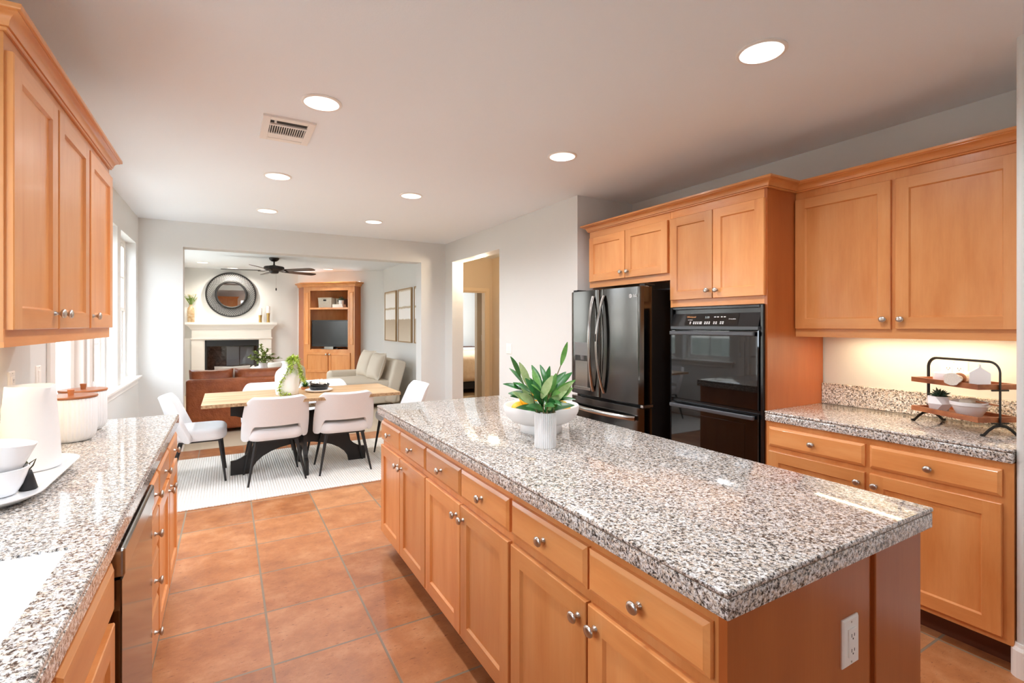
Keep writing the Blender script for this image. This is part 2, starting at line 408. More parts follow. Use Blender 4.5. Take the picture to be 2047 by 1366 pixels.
def shaker(mb, u0, u1, v0, v1, tf, t=0.019, fw=0.060, dep=0.009, b=0.0025):
    """recessed panel door; slot 0 vertical grain, slot 1 horizontal grain"""
    V = lambda u, v, w: mb.bm.verts.new(tf(u, v, w))
    def ring(i, w): return [V(u0 + i, v0 + i, w), V(u1 - i, v0 + i, w), V(u1 - i, v1 - i, w), V(u0 + i, v1 - i, w)]
    n0 = len(mb.bm.faces)
    r0 = ring(0, 0); r1 = ring(0, t - b); r2 = ring(b, t); r3 = ring(fw, t); r4 = ring(fw + 0.006, t - dep)
    def band(a, c):
        for i in range(4):
            j = (i + 1) % 4; mb.bm.faces.new((a[i], a[j], c[j], c[i]))
    mb.bm.faces.new(r0[::-1]); band(r0, r1); band(r1, r2)
    # stiles run full height, rails between
    a = [V(u0 + fw, v0 + b, t), V(u1 - fw, v0 + b, t), V(u1 - fw, v1 - b, t), V(u0 + fw, v1 - b, t)]
    f = mb.bm.faces.new
    f((r2[0], a[0], r3[0], r3[3], a[3], r2[3])); f((a[1], r2[1], r2[2], a[2], r3[2], r3[1]))
    rails = [f((a[0], a[1], r3[1], r3[0])), f((r3[3], r3[2], a[2], a[3]))]
    band(r3, r4); f(r4)
    mb._new(n0)
    for x in rails: x.material_index = 1
    return mb
def slab(mb, u0, u1, v0, v1, tf, t=0.019, b=0.011, bd=0.007):
    rs = []
    for i, w in ((0, 0), (0, t - bd), (b, t - 0.0012), (b + 0.0015, t)):
        rs.append([tf(u0 + i, v0 + i, w), tf(u1 - i, v0 + i, w), tf(u1 - i, v1 - i, w), tf(u0 + i, v1 - i, w)])
    return mb.loft(rs)
KNOB = [(0.0085, 0.0), (0.0085, 0.002), (0.0055, 0.005), (0.0052, 0.012), (0.0075, 0.0155), (0.0125, 0.018), (0.0158, 0.0215), (0.0160, 0.0245), (0.0135, 0.0275), (0.0075, 0.0292), (0.002, 0.0297)]
def knob(u, v, w, tf, parent, s=1.0):
    m = M(); rings = []
    for r, z in KNOB:
        rings.append([tf(u + s * r * 1.12 * math.cos(2 * PI * i / 20), v + s * r * 0.95 * math.sin(2 * PI * i / 20), w + s * z) for i in range(20)])
    m.loft(rings); o = m.build('knob', nickel, parent, 50); o['label'] = 'brushed nickel oval knob'; return o
def door(par, u0, u1, v0, v1, tf, ku=None, kv=None, mats=None, fw=0.060, s=1.0, ring_h=None):
    m = M(); shaker(m, u0, u1, v0, v1, tf, fw=fw); d = m.build('door', mats or [maple_v, maple_h], par)
    if ku is not None: knob(ku, kv, 0.019, tf, d, s)
    return d
def drawer(par, u0, u1, v0, v1, tf, mat=None, ku=None, s=1.0):
    m = M(); slab(m, u0, u1, v0, v1, tf); d = m.build('drawer', mat or maple_h, par)
    knob((u0 + u1) / 2 if ku is None else ku, (v0 + v1) / 2, 0.019, tf, d, s); return d
CROWN = [(0.0, 0.0), (0.010, 0.0), (0.014, 0.003), (0.015, 0.010), (0.013, 0.013), (0.020, 0.015), (0.022, 0.022), (0.024, 0.034), (0.031, 0.047), (0.042, 0.057), (0.055, 0.062), (0.055, 0.067), (0.064, 0.069), (0.067, 0.074), (0.067, 0.090), (0.0, 0.090)]
def crown_path(mb, pts, z, s=1.0, sz=1.0, side=1):
    """sweeps the crown section along plan polyline pts with mitred corners; projection to the side"""
    n = len(pts); rings = []
    P = [Vector((p[0], p[1], 0)) for p in pts]
    for i in range(n):
        d0 = (P[i] - P[i - 1]).normalized() if i else None; d1 = (P[i + 1] - P[i]).normalized() if i < n - 1 else None
        nn = lambda d: Vector((d.y, -d.x, 0)) * side
        if d0 is None: off = nn(d1)
        elif d1 is None: off = nn(d0)
        else:
            b = (nn(d0) + nn(d1)); off = b / (b.length_squared / 2) if b.length > 1e-6 else nn(d0)
        rings.append([tuple(P[i] + off * (u * s) + Vector((0, 0, z + v * sz))) for u, v in CROWN])
    return mb.loft(rings)

# ---------------------------------------------------------------- setting
ZC = 2.585
def holed(mb, u0, u1, v0, v1, holes, lo, hi, tf):
    us = sorted({u0, u1, *[h[0] for h in holes], *[h[1] for h in holes]}); vs = sorted({v0, v1, *[h[2] for h in holes], *[h[3] for h in holes]})
    for a, b in zip(us, us[1:]):
        run = None
        for c, d in zip(vs, vs[1:]):
            um, vm = (a + b) / 2, (c + d) / 2
            if any(h[0] < um < h[1] and h[2] < vm < h[3] for h in holes): continue
            mb.prism([(a, c), (b, c), (b, d), (a, d)], lo, hi, tf)
TX = lambda u, v, w: (w, u, v)     # wall in a plane x = w, u along y
TY = lambda u, v, w: (u, w, v)     # wall in a plane y = w, u along x
m = M(); m.box(-0.95, 3.45, -2.7, 6.64, -0.1, 0); struct('floor', m, tile_m)
m = M(); m.box(-0.95, 3.0, 6.64, 12.1, -0.1, 0.0); struct('floor_living', m, carpet_m)
m = M(); m.box(3.0, 6.0, 6.64, 11.7, -0.1, 0.0); m.box(3.45, 6.0, 3.5, 6.64, -0.1, 0.0); struct('floor_hall', m, oak_table)

LIGHTS = [(1.97, 1.294), (0.427, 2.739), (2.0, 2.78), (0.339, 4.26), (1.431, 4.304), (0.349, 5.6), (1.424, 5.6),
          (-0.402, 10.813), (0.09, 11.62), (1.812, 10.814), (0.43, 1.22)]  # last light is out of view, added to brighten the near floor
bm = bmesh.new(); ed = []
def loop(pts):
    vs = [bm.verts.new(p) for p in pts]
    for i in range(len(vs)): ed.append(bm.edges.new((vs[i], vs[(i + 1) % len(vs)])))
loop([(-1.0, -2.7, ZC), (6.0, -2.7, ZC), (6.0, 12.15, ZC), (-1.0, 12.15, ZC)])
for x, y in LIGHTS: loop([(x + 0.088 * math.cos(2 * PI * i / 40), y + 0.088 * math.sin(2 * PI * i / 40), ZC) for i in range(40)])
bmesh.ops.triangle_fill(bm, edges=ed, use_beauty=True)
m = M(); m.bm.free(); m.bm = bm
m.box(-1.0, 6.0, -2.7, 12.15, 2.78, 2.85)
struct('ceiling', m, ceil_m)

m = M(); holed(m, -2.7, 12.1, 0, 2.8, [(0.62, 1.58, 1.08, 2.25), (3.62, 4.40, 0.0, 2.1), (4.65, 5.50, 0.88, 2.288), (5.66, 6.51, 0.88, 2.288), (8.6, 10.6, 0.6, 2.25)], -1.0, -0.84, TX)
struct('wall_left', m, wall_m)
m = M(); holed(m, -0.84, 2.89, 0, 2.78, [(-0.434, 2.36, -0.01, 2.30)], 6.66, 6.88, TY); struct('wall_back', m, wall_m)
m = M(); holed(m, 3.55, 6.66, 0, 2.78, [(5.02, 6.40, -0.01, 2.30)], 2.72, 2.886, TX); struct('wall_right', m, wall_m)
m = M(); m.box(2.886, 3.45, 3.55, 3.70, 0, 2.78); struct('wall_recess', m, wall_m)
m = M(); m.box(3.382, 3.50, 0.72, 3.55, 0, 2.78); struct('wall_cabinets', m, wall_m)
m = M(); m.box(2.765, 3.50, -2.7, 0.72, 0, 2.80, 0.022, 4); struct('wall_pillar', m, wall_m, smooth=40)
m = M(); holed(m, -0.84, 2.78, 0, 2.78, [(0.50, 1.40, 1.05, 2.15)], -2.70, -2.60, TY); struct('wall_rear', m, wall_m)
# living room
YF = 11.95
m = M(); holed(m, -0.84, 1.36, 0, 2.78, [(-0.405, 0.58, -0.01, 1.11)], YF, YF + 0.15, TY); m.box(-0.405, 0.58, YF + 0.45, YF + 0.5, 0, 1.11); struct('wall_fireplace', m, wall_m)
m = M(); holed(m, 6.88, 10.46, 0, 2.78, [], 2.86, 2.95, TX); struct('wall_living', m, wall_m)
def seg(mb, a, b, z0, z1, th=0.1):
    a = Vector((*a, 0)); b = Vector((*b, 0)); d = (b - a).normalized(); nn = Vector((-d.y, d.x, 0)) * th
    q = [a, b, b + nn, a + nn]
    mb.loft([[(p.x, p.y, z0) for p in q], [(p.x, p.y, z1) for p in q]])
m = M(); seg(m, (2.86, 10.45), (2.47, 10.84), 0, 2.78, -0.1); seg(m, (2.47, 10.84), (1.38, 11.93), 2.36, 2.78, -0.1); seg(m, (1.38, 11.93), (1.34, 11.97), 0, 2.78, -0.1)
struct('wall_corner', m, wall_m)
# hall and bedroom seen through the doorway
tan_m = bumpy('hall_paint_warm_light', srgb(226, 206, 178), 0.7, 90, 0.1, 0.003)
m = M(); holed(m, 2.95, 4.03, 0, 2.78, [(3.02, 3.905, -0.01, 2.0)], 7.70, 7.82, TY); struct('wall_hall', m, tan_m)
m = M(); m.box(4.03, 4.13, 3.7, 7.82, 0, 2.78); m.box(2.886, 4.13, 3.62, 3.72, 0, 2.78); struct('wall_hallside', m, tan_m)
m = M(); m.box(4.17, 5.9, 8.6, 8.7, 0, 2.78); m.box(4.13, 5.9, 7.72, 7.82, 0, 2.78); struct('wall_closet', m, tan_m)  # closet wall tinted hall tan: warm hall light put into its colour
m = M(); m.box(2.95, 6.0, 11.6, 11.75, 0, 2.78); holed(m, 6.9, 11.7, 0, 2.78, [(9.25, 10.55, 0.7, 2.3)], 5.85, 5.95, TX); m.box(2.95, 3.05, 7.82, 11.6, 0, 2.78); struct('wall_bedroom', m, wall_m)
m = M()
for a, b, c, d in ((2.96, 3.02, 0, 2.06), (3.905, 3.965, 0, 2.06), (3.02, 3.905, 2.0, 2.06)): m.box(a, b, 7.682, 7.70, c, d, 0.004)
m.box(3.885, 3.905, 7.70, 7.82, 0, 2.0); m.box(3.02, 3.885, 7.70, 7.82, 1.98, 2.0)
o = struct('trim_1', m, plain('warm_casing', srgb(236, 214, 182), 0.4)); o['label'] = 'painted casing around the bedroom door at the end of the hall'; o['category'] = 'door casing'
def baseboard(name, pts, h=0.105, t=0.014, side=1):
    mb = M(); P = [Vector((*p, 0)) for p in pts]; rings = []
    sec = [(0, 0), (t, 0), (t, h * 0.8), (t * 0.55, h * 0.9), (t * 0.4, h), (0, h)]
    for i, p in enumerate(P):
        d0 = (P[i] - P[i - 1]).normalized() if i else None; d1 = (P[i + 1] - P[i]).normalized() if i < len(P) - 1 else None
        nn = lambda d: Vector((d.y, -d.x, 0)) * side
        if d0 is None: off = nn(d1)
        elif d1 is None: off = nn(d0)
        else: b = nn(d0) + nn(d1); off = b / (b.length_squared / 2)
        rings.append([tuple(p + off * u + Vector((0, 0, v))) for u, v in sec])
    mb.loft(rings); return struct(name, mb, trim_m)
# the pillar's board turns its rounded corner
arc = [(2.765 + 0.022 - 0.022 * math.cos(R(a)), 0.72 - 0.022 + 0.022 * math.sin(R(a))) for a in (0, 22, 45, 68, 90)]
baseboard('baseboard_pillar', [(2.765, -2.58)] + arc + [(2.80, 0.72)], 0.135, 0.016, -1)
baseboard('baseboard_back', [(-0.84, 6.66), (-0.434, 6.66)])
baseboard('baseboard_right', [(2.72, 6.66), (2.72, 6.40)]); baseboard('baseboard_wall', [(2.72, 5.02), (2.72, 3.56)])
baseboard('baseboard_left', [(-0.84, 4.52), (-0.84, 6.66)])
baseboard('baseboard_hall', [(4.03, 7.70), (4.03, 3.75)])

# windows on the left wall
def window(name, y0, y1, z0, z1, label, meet=0.55, x=-0.955, grid=True):
    w = M()
    f = 0.038
    for a, b, c, d in ((y0, y0 + f, z0, z1), (y1 - f, y1, z0, z1), (y0 + f, y1 - f, z0, z0 + f), (y0 + f, y1 - f, z1 - f, z1)): w.box(x - 0.03, x + 0.03, a, b, c, d, 0.003)
    o = struct(name, w, trim_m); o['label'] = label; o['category'] = 'window'
    zm = z0 + (z1 - z0) * meet
    s = M()
    for lo, hi, xx in ((z0 + f, zm + 0.018, x - 0.008), (zm - 0.018, z1 - f, x + 0.012)):
        s.box(xx - 0.012, xx + 0.012, y0 + f, y0 + f + 0.03, lo, hi, 0.002); s.box(xx - 0.012, xx + 0.012, y1 - f - 0.03, y1 - f, lo, hi, 0.002)
        s.box(xx - 0.012, xx + 0.012, y0 + f + 0.03, y1 - f - 0.03, lo, lo + 0.035, 0.002); s.box(xx - 0.012, xx + 0.012, y0 + f + 0.03, y1 - f - 0.03, hi - 0.035, hi, 0.002)
        if grid:
            s.box(xx - 0.004, xx + 0.004, (y0 + y1) / 2 - 0.009, (y0 + y1) / 2 + 0.009, lo + 0.035, hi - 0.035)
            zz = (lo + hi) / 2; s.box(xx - 0.004, xx + 0.004, y0 + f + 0.03, y1 - f - 0.03, zz - 0.009, zz + 0.009)
    s.build('sash', trim_m, o)
    g = M(); g.box(x - 0.003, x + 0.001, y0 + f + 0.02, y1 - f - 0.02, z0 + f + 0.02, z1 - f - 0.02); g.build('pane', glass_m, o)
    l = M(); l.box(x + 0.024, x + 0.04, (y0 + y1) / 2 - 0.03, (y0 + y1) / 2 + 0.03, zm - 0.008, zm + 0.012, 0.003); l.build('latch', plastic, o)
    return o
window('window_1', 4.65, 5.50, 0.88, 2.288, 'tall white sash window nearer the kitchen counter on the left wall', 0.5)
window('window_2', 5.66, 6.51, 0.88, 2.288, 'tall white sash window beside the back corner of the dining nook', 0.5)
window('window_3', 0.62, 1.58, 1.08, 2.25, 'wide window over the sink', 0.5, grid=False)
m = M(); m.box(-0.95, -0.795, 4.56, 6.60, 0.858, 0.882, 0.006, 3); m.box(-0.84, -0.826, 4.60, 6.56, 0.80, 0.858, 0.003); o = struct('trim_2', m, trim_m); o['label'] = 'white sill under the two nook windows'; o['category'] = 'window sill'
m = M(); m.box(-0.95, -0.81, 0.60, 1.60, 1.058, 1.082, 0.005); o = struct('trim_3', m, trim_m); o['label'] = 'sill of the sink window'; o['category'] = 'window sill'
# patio door at the end of the counter
m = M()
for a, b, c, d in ((3.62, 3.66, 0, 2.1), (4.36, 4.40, 0, 2.1), (3.66, 4.36, 2.05, 2.1)): m.box(-1.0, -0.85, a, b, c, d, 0.004)
o = struct('door_1', m, trim_m); o['label'] = 'glazed patio door past the end of the left counter'; o['category'] = 'door'
s = M()
for a, b, c, d in ((3.66, 3.72, 0.02, 2.05), (4.27, 4.36, 0.02, 2.05), (3.72, 4.27, 0.02, 0.2), (3.72, 4.27, 1.95, 2.05)): s.box(-0.935, -0.895, a, b, c, d, 0.004)
s.build('door_leaf', trim_m, o)
g = M(); g.box(-0.917, -0.913, 3.71, 4.28, 0.19, 1.96); g.build('pane', glass_m, o)
h = M(); h.tube([(-0.895, 4.31, 0.98), (-0.85, 4.31, 0.98), (-0.845, 4.24, 0.98)], 0.01); h.build('handle', nickel, o)
m = M(); m.box(-0.84, -0.822, 4.40, 4.50, 0, 2.2, 0.004); m.box(-0.84, -0.822, 3.53, 3.62, 0, 2.2, 0.004); m.box(-0.84, -0.822, 3.62, 4.40, 2.1, 2.2, 0.004)
o = struct('trim_4', m, trim_m); o['label'] = 'casing of the patio door'; o['category'] = 'door casing'
t = thing('blind_cord', 'thin blind cord with a clear bead hanging beside the patio door', 'cord', (-0.83, 4.46, 1.0))
m = M(); m.tube([(-0.815, 4.46, 2.15), (-0.815, 4.46, 1.02)], 0.0022, 6); m.build('cord', plain('cord', srgb(170, 160, 146), 0.7), t)
m = M(); m.lathe([(0.004, 0.06), (0.012, 0.045), (0.017, 0.02), (0.012, 0.002), (0.004, 0)], (-0.815, 4.46, 0.965), 16); m.build('bead', white_gloss, t, 60)
# rear window, out of view, added to let fill daylight in
m = M()
for a, b in ((0.50, 0.55), (0.93, 0.97), (1.35, 1.40)): m.box(a, b, -2.68, -2.62, 1.05, 2.15, 0.004)
m.box(0.55, 1.35, -2.68, -2.62, 1.05, 1.10, 0.004); m.box(0.55, 1.35, -2.68, -2.62, 2.10, 2.15, 0.004)
o = struct('window_4', m, trim_m); o['label'] = 'unseen window added in the wall behind the camera for fill light'; o['category'] = 'window'
g = M(); g.box(0.54, 1.36, -2.652, -2.648, 1.09, 2.11); g.build('pane', glass_m, o)
# outside
m = M(); m.box(-14, -1.0, -14, 30, -0.25, -0.12); m.box(-1.0, 12, -14, -2.7, -0.25, -0.12); struct('ground_outside', m, paving)
m = M(); m.box(-7.0, -6.6, -8, 12, -0.12, 2.6); m.box(-7, -1.9, 17.0, 17.4, -0.12, 4.2); struct('wall_neighbour', m, stucco)
m = M(); m.box(-3.4, -3.1, 6.5, 15, -0.12, 1.15); o = struct('wall_garden', m, stone_m)
rnd = random.Random(5)
t = thing('hedge', 'clipped green hedge outside the sink window', 'hedge', (-4.6, 3.0, -0.12))
m = M()
for k in range(1500):
    y = rnd.uniform(-3.5, 6); z = rnd.uniform(0, 1.55); x = -4.2 - rnd.random() * 0.7
    m.leaf((x, y, z), (rnd.uniform(-0.2, 1), rnd.uniform(-1, 1), rnd.uniform(-0.6, 1)), (0.3, 0.2, 1), rnd.uniform(0.12, 0.26), rnd.uniform(0.07, 0.13), 0.3, 2)
m.box(-4.9, -4.3, -3.5, 6.0, -0.12, 1.5)
m.build('foliage', hedge_m, t)

# recessed ceiling lights
LBL = ['recessed ceiling light over the near end of the island, on the right', 'recessed ceiling light beside the air vent', 'recessed ceiling light in front of the refrigerator',
       'recessed ceiling light over the rug, second from the vent on its side', 'recessed ceiling light over the far end of the island', 'recessed ceiling light over the left end of the dining table, nearest the left windows',
       'recessed ceiling light over the dining table, nearest the hall doorway', 'recessed living room light left of the ceiling fan', 'recessed living room light directly above the round mirror', 'recessed living room light in front of the corner cabinet', 'added recessed ceiling light over the aisle beside the sink, out of view']
proto = None
for (x, y), lb in zip(LIGHTS, LBL):
    if proto is None:
        proto = t = thing('ceiling_light', lb, 'ceiling light', (x, y, ZC), 'recessed ceiling lights')
        m = M(); m.lathe([(0.088, 0.002), (0.088, -0.002), (0.1, 0.0), (0.101, -0.004), (0.094, -0.009), (0.086, -0.007), (0.084, 0.0)], (x, y, ZC), 48, cap0=False, cap1=False); m.build('trim_ring', trim_m, t, 60)
        m = M(); m.lathe([(0.0855, -0.004), (0.081, 0.012), (0.066, 0.055), (0.052, 0.072)], (x, y, ZC), 48, cap0=False, cap1=False); m.build('baffle', trim_m, t, 60)
        m = M(); m.lathe([(0.0, 0.066), (0.045, 0.067), (0.054, 0.070)], (x, y, ZC), 40, cap0=False, cap1=False); m.build('lens', lens_m, t, 60)
    else:
        t = dup(proto); t.location = (x, y, ZC); t['label'] = lb
        if y > 7: t['group'] = 'recessed living room lights'
    ORG[t.name] = Vector((x, y, ZC))
    l = lamp('SPOT', 'bulb', (x, y, ZC - 0.012), (0, 0, 0), 28 if y < 7 else (8 if x > 1.5 else 40), (0.96, 0.97, 1.0) if y < 7 else (1.0, 0.90, 0.78), (0.05, 0.05), None, 160)
# air vent
t = thing('ceiling_vent', 'white louvred air vent in the ceiling beside a recessed light', 'air vent', (0.31, 3.23, ZC))
m = M(); X0, X1, Y0, Y1 = 0.19, 0.42, 3.04, 3.42
X0, X1, Y0, Y1 = 0.17, 0.445, 3.035, 3.42
for a, b, c, d in ((X0, X0 + 0.04, Y0, Y1), (X1 - 0.04, X1, Y0, Y1), (X0 + 0.04, X1 - 0.04, Y0, Y0 + 0.045), (X0 + 0.04, X1 - 0.04, Y1 - 0.045, Y1)): m.box(a, b, c, d, ZC - 0.012, ZC + 0.001, 0.002)
m.build('frame', trim_m, t)
m = M(); m.box(X0 + 0.03, X1 - 0.03, Y0 + 0.03, Y1 - 0.03, ZC - 0.003, ZC - 0.0005); m.build('backing', slot_m, t)
m = M()
for i in range(16):
    xx = X0 + 0.046 + i * (X1 - X0 - 0.092) / 15; m.box(xx - 0.0018, xx + 0.0018, Y0 + 0.125, Y1 - 0.125, ZC - 0.012, ZC - 0.004)
m.build('louvre', trim_m, t)
m = M(); m.box(X0 + 0.04, X1 - 0.04, Y0 + 0.105, Y0 + 0.125, ZC - 0.012, ZC - 0.003); m.build('crossbar', trim_m, t)
m = M(); m.box(X0 + 0.04, X1 - 0.04, Y1 - 0.125, Y1 - 0.05, ZC - 0.011, ZC - 0.004); m.build('crossbar', trim_m, t)
m = M(); m.box(X0 + 0.06, X0 + 0.072, Y0 + 0.05, Y0 + 0.066, ZC - 0.02, ZC - 0.003, 0.002); m.build('damper_lever', trim_m, t)

# ---------------------------------------------------------------- island
ZT = 0.914; ZU = 0.858
def unit(name, label, x, y0, y1, cat='cabinet', loc=None, group=None): return thing(name, label, cat, loc or (x, (y0 + y1) / 2, 0), group)
IX = 0.855; tfI = face_mx(IX)
IL = ['double-door island cabinet at the dining end, smallest in view', 'double-door island cabinet in the middle of the island', 'double-door island cabinet at the near end beside the end panel']
for (y0, y1, d0, dm, d1), lb in zip(((2.300, 3.11, 2.312, 2.718, 3.105), (1.475, 2.300, 1.483, 1.888, 2.300), (0.652, 1.475, 0.664, 1.052, 1.464)), IL):
    t = unit('island_cabinet', lb, 1.2, y0, y1, group='island base cabinets')
    m = M(); m.box(IX, 1.672, y0, y1, 0.10, ZU - 0.0005); m.build('body', maple_v, t)
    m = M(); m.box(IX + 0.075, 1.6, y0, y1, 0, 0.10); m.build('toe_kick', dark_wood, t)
    for a, b, kd in ((d0, dm - 0.004, 1), (dm + 0.004, d1, 0)):
        door(t, a, b, 0.130, 0.672, tfI, (b - 0.032) if kd else (a + 0.032), 0.622)
        drawer(t, a, b, 0.705, 0.820, tfI)
    if y0 < 1:
        m = M(); m.box(0.853, 1.405, 0.632, 0.652, 0.0, ZU - 0.0005); m.build('end_panel', maple_shaded_v, t)
        m = M(); m.box(1.424, 1.676, 0.626, 0.652, 0.0, ZU - 0.0005, 0.003); m.build('end_stile', maple_shaded_v, t)
        m = M(); m.box(1.405, 1.424, 0.638, 0.652, 0.0, ZU - 0.0005); m.build('end_reveal', maple_shaded_v, t)
t = thing('island_countertop', 'speckled granite worktop on the kitchen island', 'countertop', (1.26, 1.87, ZU))
m = M(); m.box(0.817, 1.697, 0.604, 3.13, ZT - 0.013, ZT, 0.005, 3); m.build('slab', granite_m, t, 40)
m = M(); m.box(0.819, 1.695, 0.606, 3.128, ZU, ZT - 0.0145, 0.003, 2); m.build('edge_band', granite_m, t, 40)
m = M(); m.box(0.821, 1.693, 0.608, 3.126, ZT - 0.016, ZT - 0.012); m.build('seam_line', seam, t)
def outlet(name, label, c, tf, kind='duplex', s=1.0, loc=None, gang=1):
    u, v = c; t = thing(name, label, 'switch' if 'switch' in name else 'outlet', tf(u, v, 0))
    hw = 0.036 * s + 0.023 * (gang - 1); hh = 0.058 * s
    m = M(); rs = []
    for i, w in ((0, 0), (0, 0.003), (0.004, 0.0065)): rs.append([tf(u - hw + i, v - hh + i, w), tf(u + hw - i, v - hh + i, w), tf(u + hw - i, v + hh - i, w), tf(u - hw + i, v + hh - i, w)])
    m.loft(rs); m.build('cover_plate', plastic, t)
    for g in range(gang):
        uc = u + (g - (gang - 1) / 2) * 0.046
        m = M(); a, b = 0.0165, 0.0335; rs = []
        for i, w in ((0, 0.006), (0, 0.009), (0.0015, 0.010)): rs.append([tf(uc - a + i, v - b + i, w), tf(uc + a - i, v - b + i, w), tf(uc + a - i, v + b - i, w), tf(uc - a + i, v + b - i, w)])
        m.loft(rs); ins = m.build('rocker' if 'switch' in name else 'receptacle', plastic, t)
        if 'switch' not in name:
            m = M()
            for dv in (-0.018, 0.018):
                for du, w_, h_ in ((-0.006, 0.0011, 0.0042), (0.006, 0.0011, 0.0035)): m.loft([[tf(uc + du + a_ * w_, v + dv + b_ * h_, w) for a_, b_ in ((-1, -1), (1, -1), (1, 1), (-1, 1))] for w in (0.0098, 0.0104)])
                m.loft([[tf(uc + 0.0022 * math.cos(2 * PI * k / 10), v + dv - 0.0085 + 0.0022 * math.sin(2 * PI * k / 10), w) for k in range(10)] for w in (0.0098, 0.0104)])
            m.build('slot', cream_plastic, ins)
    m = M()
    for dv in (-0.048 * s, 0.048 * s): m.loft([[tf(u + 0.0025 * math.cos(2 * PI * k / 10), v + dv + 0.0025 * math.sin(2 * PI * k / 10), w) for k in range(10)] for w in (0.006, 0.0072)])
    m.build('screw', nickel, t); return t
outlet('wall_outlet', 'white outlet on the end panel of the island', (1.306, 0.655), face_my(0.632))

# ---------------------------------------------------------------- right run
TXF = 2.775; tfT = face_mx(TXF); WX = 3.37
t = thing('oven_cabinet', 'tall cabinet housing the double wall oven', 'cabinet', (3.07, 2.15, 0))
m = M(); m.box(TXF, WX, 1.785, 1.805, 0.0, 2.25); m.build('side_panel', maple_shaded_v, t)
m = M(); m.box(TXF + 0.001, WX, 2.505, 2.525, 0.0, 2.25); m.build('side_panel', maple_v, t)
m = M(); m.box(TXF, WX, 1.805, 2.505, 1.548, 2.25); m.build('body', maple_h, t)
m = M(); m.box(TXF, WX, 1.805, 2.505, 0.10, 0.36); m.box(TXF + 0.07, WX, 1.805, 2.505, 0, 0.10); m.build('plinth', maple_h, t)
drawer(t, 1.80, 2.51, 0.13, 0.35, tfT)
door(t, 1.797, 2.153, 1.597, 2.180, tfT, 2.121, 1.648); door(t, 2.158, 2.514, 1.597, 2.180, tfT, 2.190, 1.650)
m = M(); crown_path(m, [(TXF, 2.5225), (TXF, 1.785), (3.061, 1.785)], 2.236, 0.9, 0.66); m.build('crown_moulding', maple_h, t, 30)
t = thing('refrigerator_cabinet', 'short two-door cabinet above the refrigerator', 'cabinet', (3.07, 2.98, 1.74))
m = M(); m.box(TXF, WX, 2.5255, 3.445, 1.745, 2.25); m.build('body', maple_h, t)
door(t, 2.540, 2.978, 1.797, 2.180, tfT, 2.945, 1.848); door(t, 2.984, 3.432, 1.797, 2.180, tfT, 3.018, 1.850)
m = M(); crown_path(m, [(WX - 0.3, 3.445), (TXF, 3.445), (TXF, 2.523)], 2.236, 0.9, 0.66); m.build('crown_moulding', maple_h, t, 30)
UXF = 3.062; tfU = face_mx(UXF)
t = thing('upper_cabinet', 'wide two-door upper cabinet over the right counter', 'cabinet', (3.2, 1.26, 1.35))
m = M(); m.box(UXF, WX, 0.722, 1.784, 1.365, 2.25); m.build('body', maple_v, t)
m = M(); m.box(UXF - 0.001, UXF + 0.018, 0.723, 1.783, 1.348, 1.40); m.build('light_rail', maple_h, t)
door(t, 0.770, 1.249, 1.399, 2.190, tfU, 1.220, 1.450); door(t, 1.270, 1.778, 1.397, 2.190, tfU, 1.299, 1.450)
m = M(); crown_path(m, [(UXF, 1.784), (UXF, 0.722)], 2.236, 0.9, 0.66); m.build('crown_moulding', maple_h, t, 30)
t = thing('under_cabinet_light', 'slim strip light under the right upper cabinet', 'light', (3.25, 1.25, 1.36))
m = M(); m.box(3.20, 3.26, 0.90, 1.62, 1.353, 1.3645, 0.003); m.build('housing', trim_m, t)
m = M(); m.box(3.207, 3.253, 0.91, 1.61, 1.351, 1.3535); m.build('lens', uc_m, t)
lamp('AREA', 'under_cabinet_glow', (3.23, 1.22, 1.3505), (0, 0, 0), 1.9, (1.0, 0.76, 0.46), (0.05, 0.75))
BXF = 2.765; tfB = face_mx(BXF)
t = thing('base_cabinet', 'two-door base cabinet under the right counter', 'cabinet', (3.0, 1.25, 0))
m = M(); m.box(BXF, WX, 0.722, 1.784, 0.112, ZU - 0.0005); m.build('body', maple_v, t)
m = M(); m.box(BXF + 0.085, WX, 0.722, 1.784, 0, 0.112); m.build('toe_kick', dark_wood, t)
for a, b, k in ((0.755, 1.236, 1), (1.258, 1.762, 0)):
    drawer(t, a, b, 0.715, 0.826, tfB); door(t, a, b, 0.140, 0.686, tfB, b - 0.028 if k else a + 0.028, 0.632)
t = thing('right_countertop', 'speckled granite worktop between the oven cabinet and the white wall end', 'countertop', (3.05, 1.26, ZU))
m = M(); m.box(2.745, WX, 0.722, 1.784, ZT - 0.013, ZT, 0.004, 3); m.build('slab', granite_m, t, 40)
m = M(); m.box(2.747, WX, 0.723, 1.783, ZU, ZT - 0.0145, 0.003); m.build('edge_band', granite_m, t, 40)
m = M(); m.box(2.749, WX, 0.724, 1.782, ZT - 0.016, ZT - 0.012); m.build('seam_line', seam, t)
m = M(); m.box(WX - 0.018, WX + 0.0115, 0.723, 1.784, ZT + 0.0005, 1.045, 0.003); m.build('backsplash', granite_m, t)
outlet('wall_outlet', 'double white outlet behind the tiered stand', (1.115, 1.17), face_mx(3.382), gang=2)

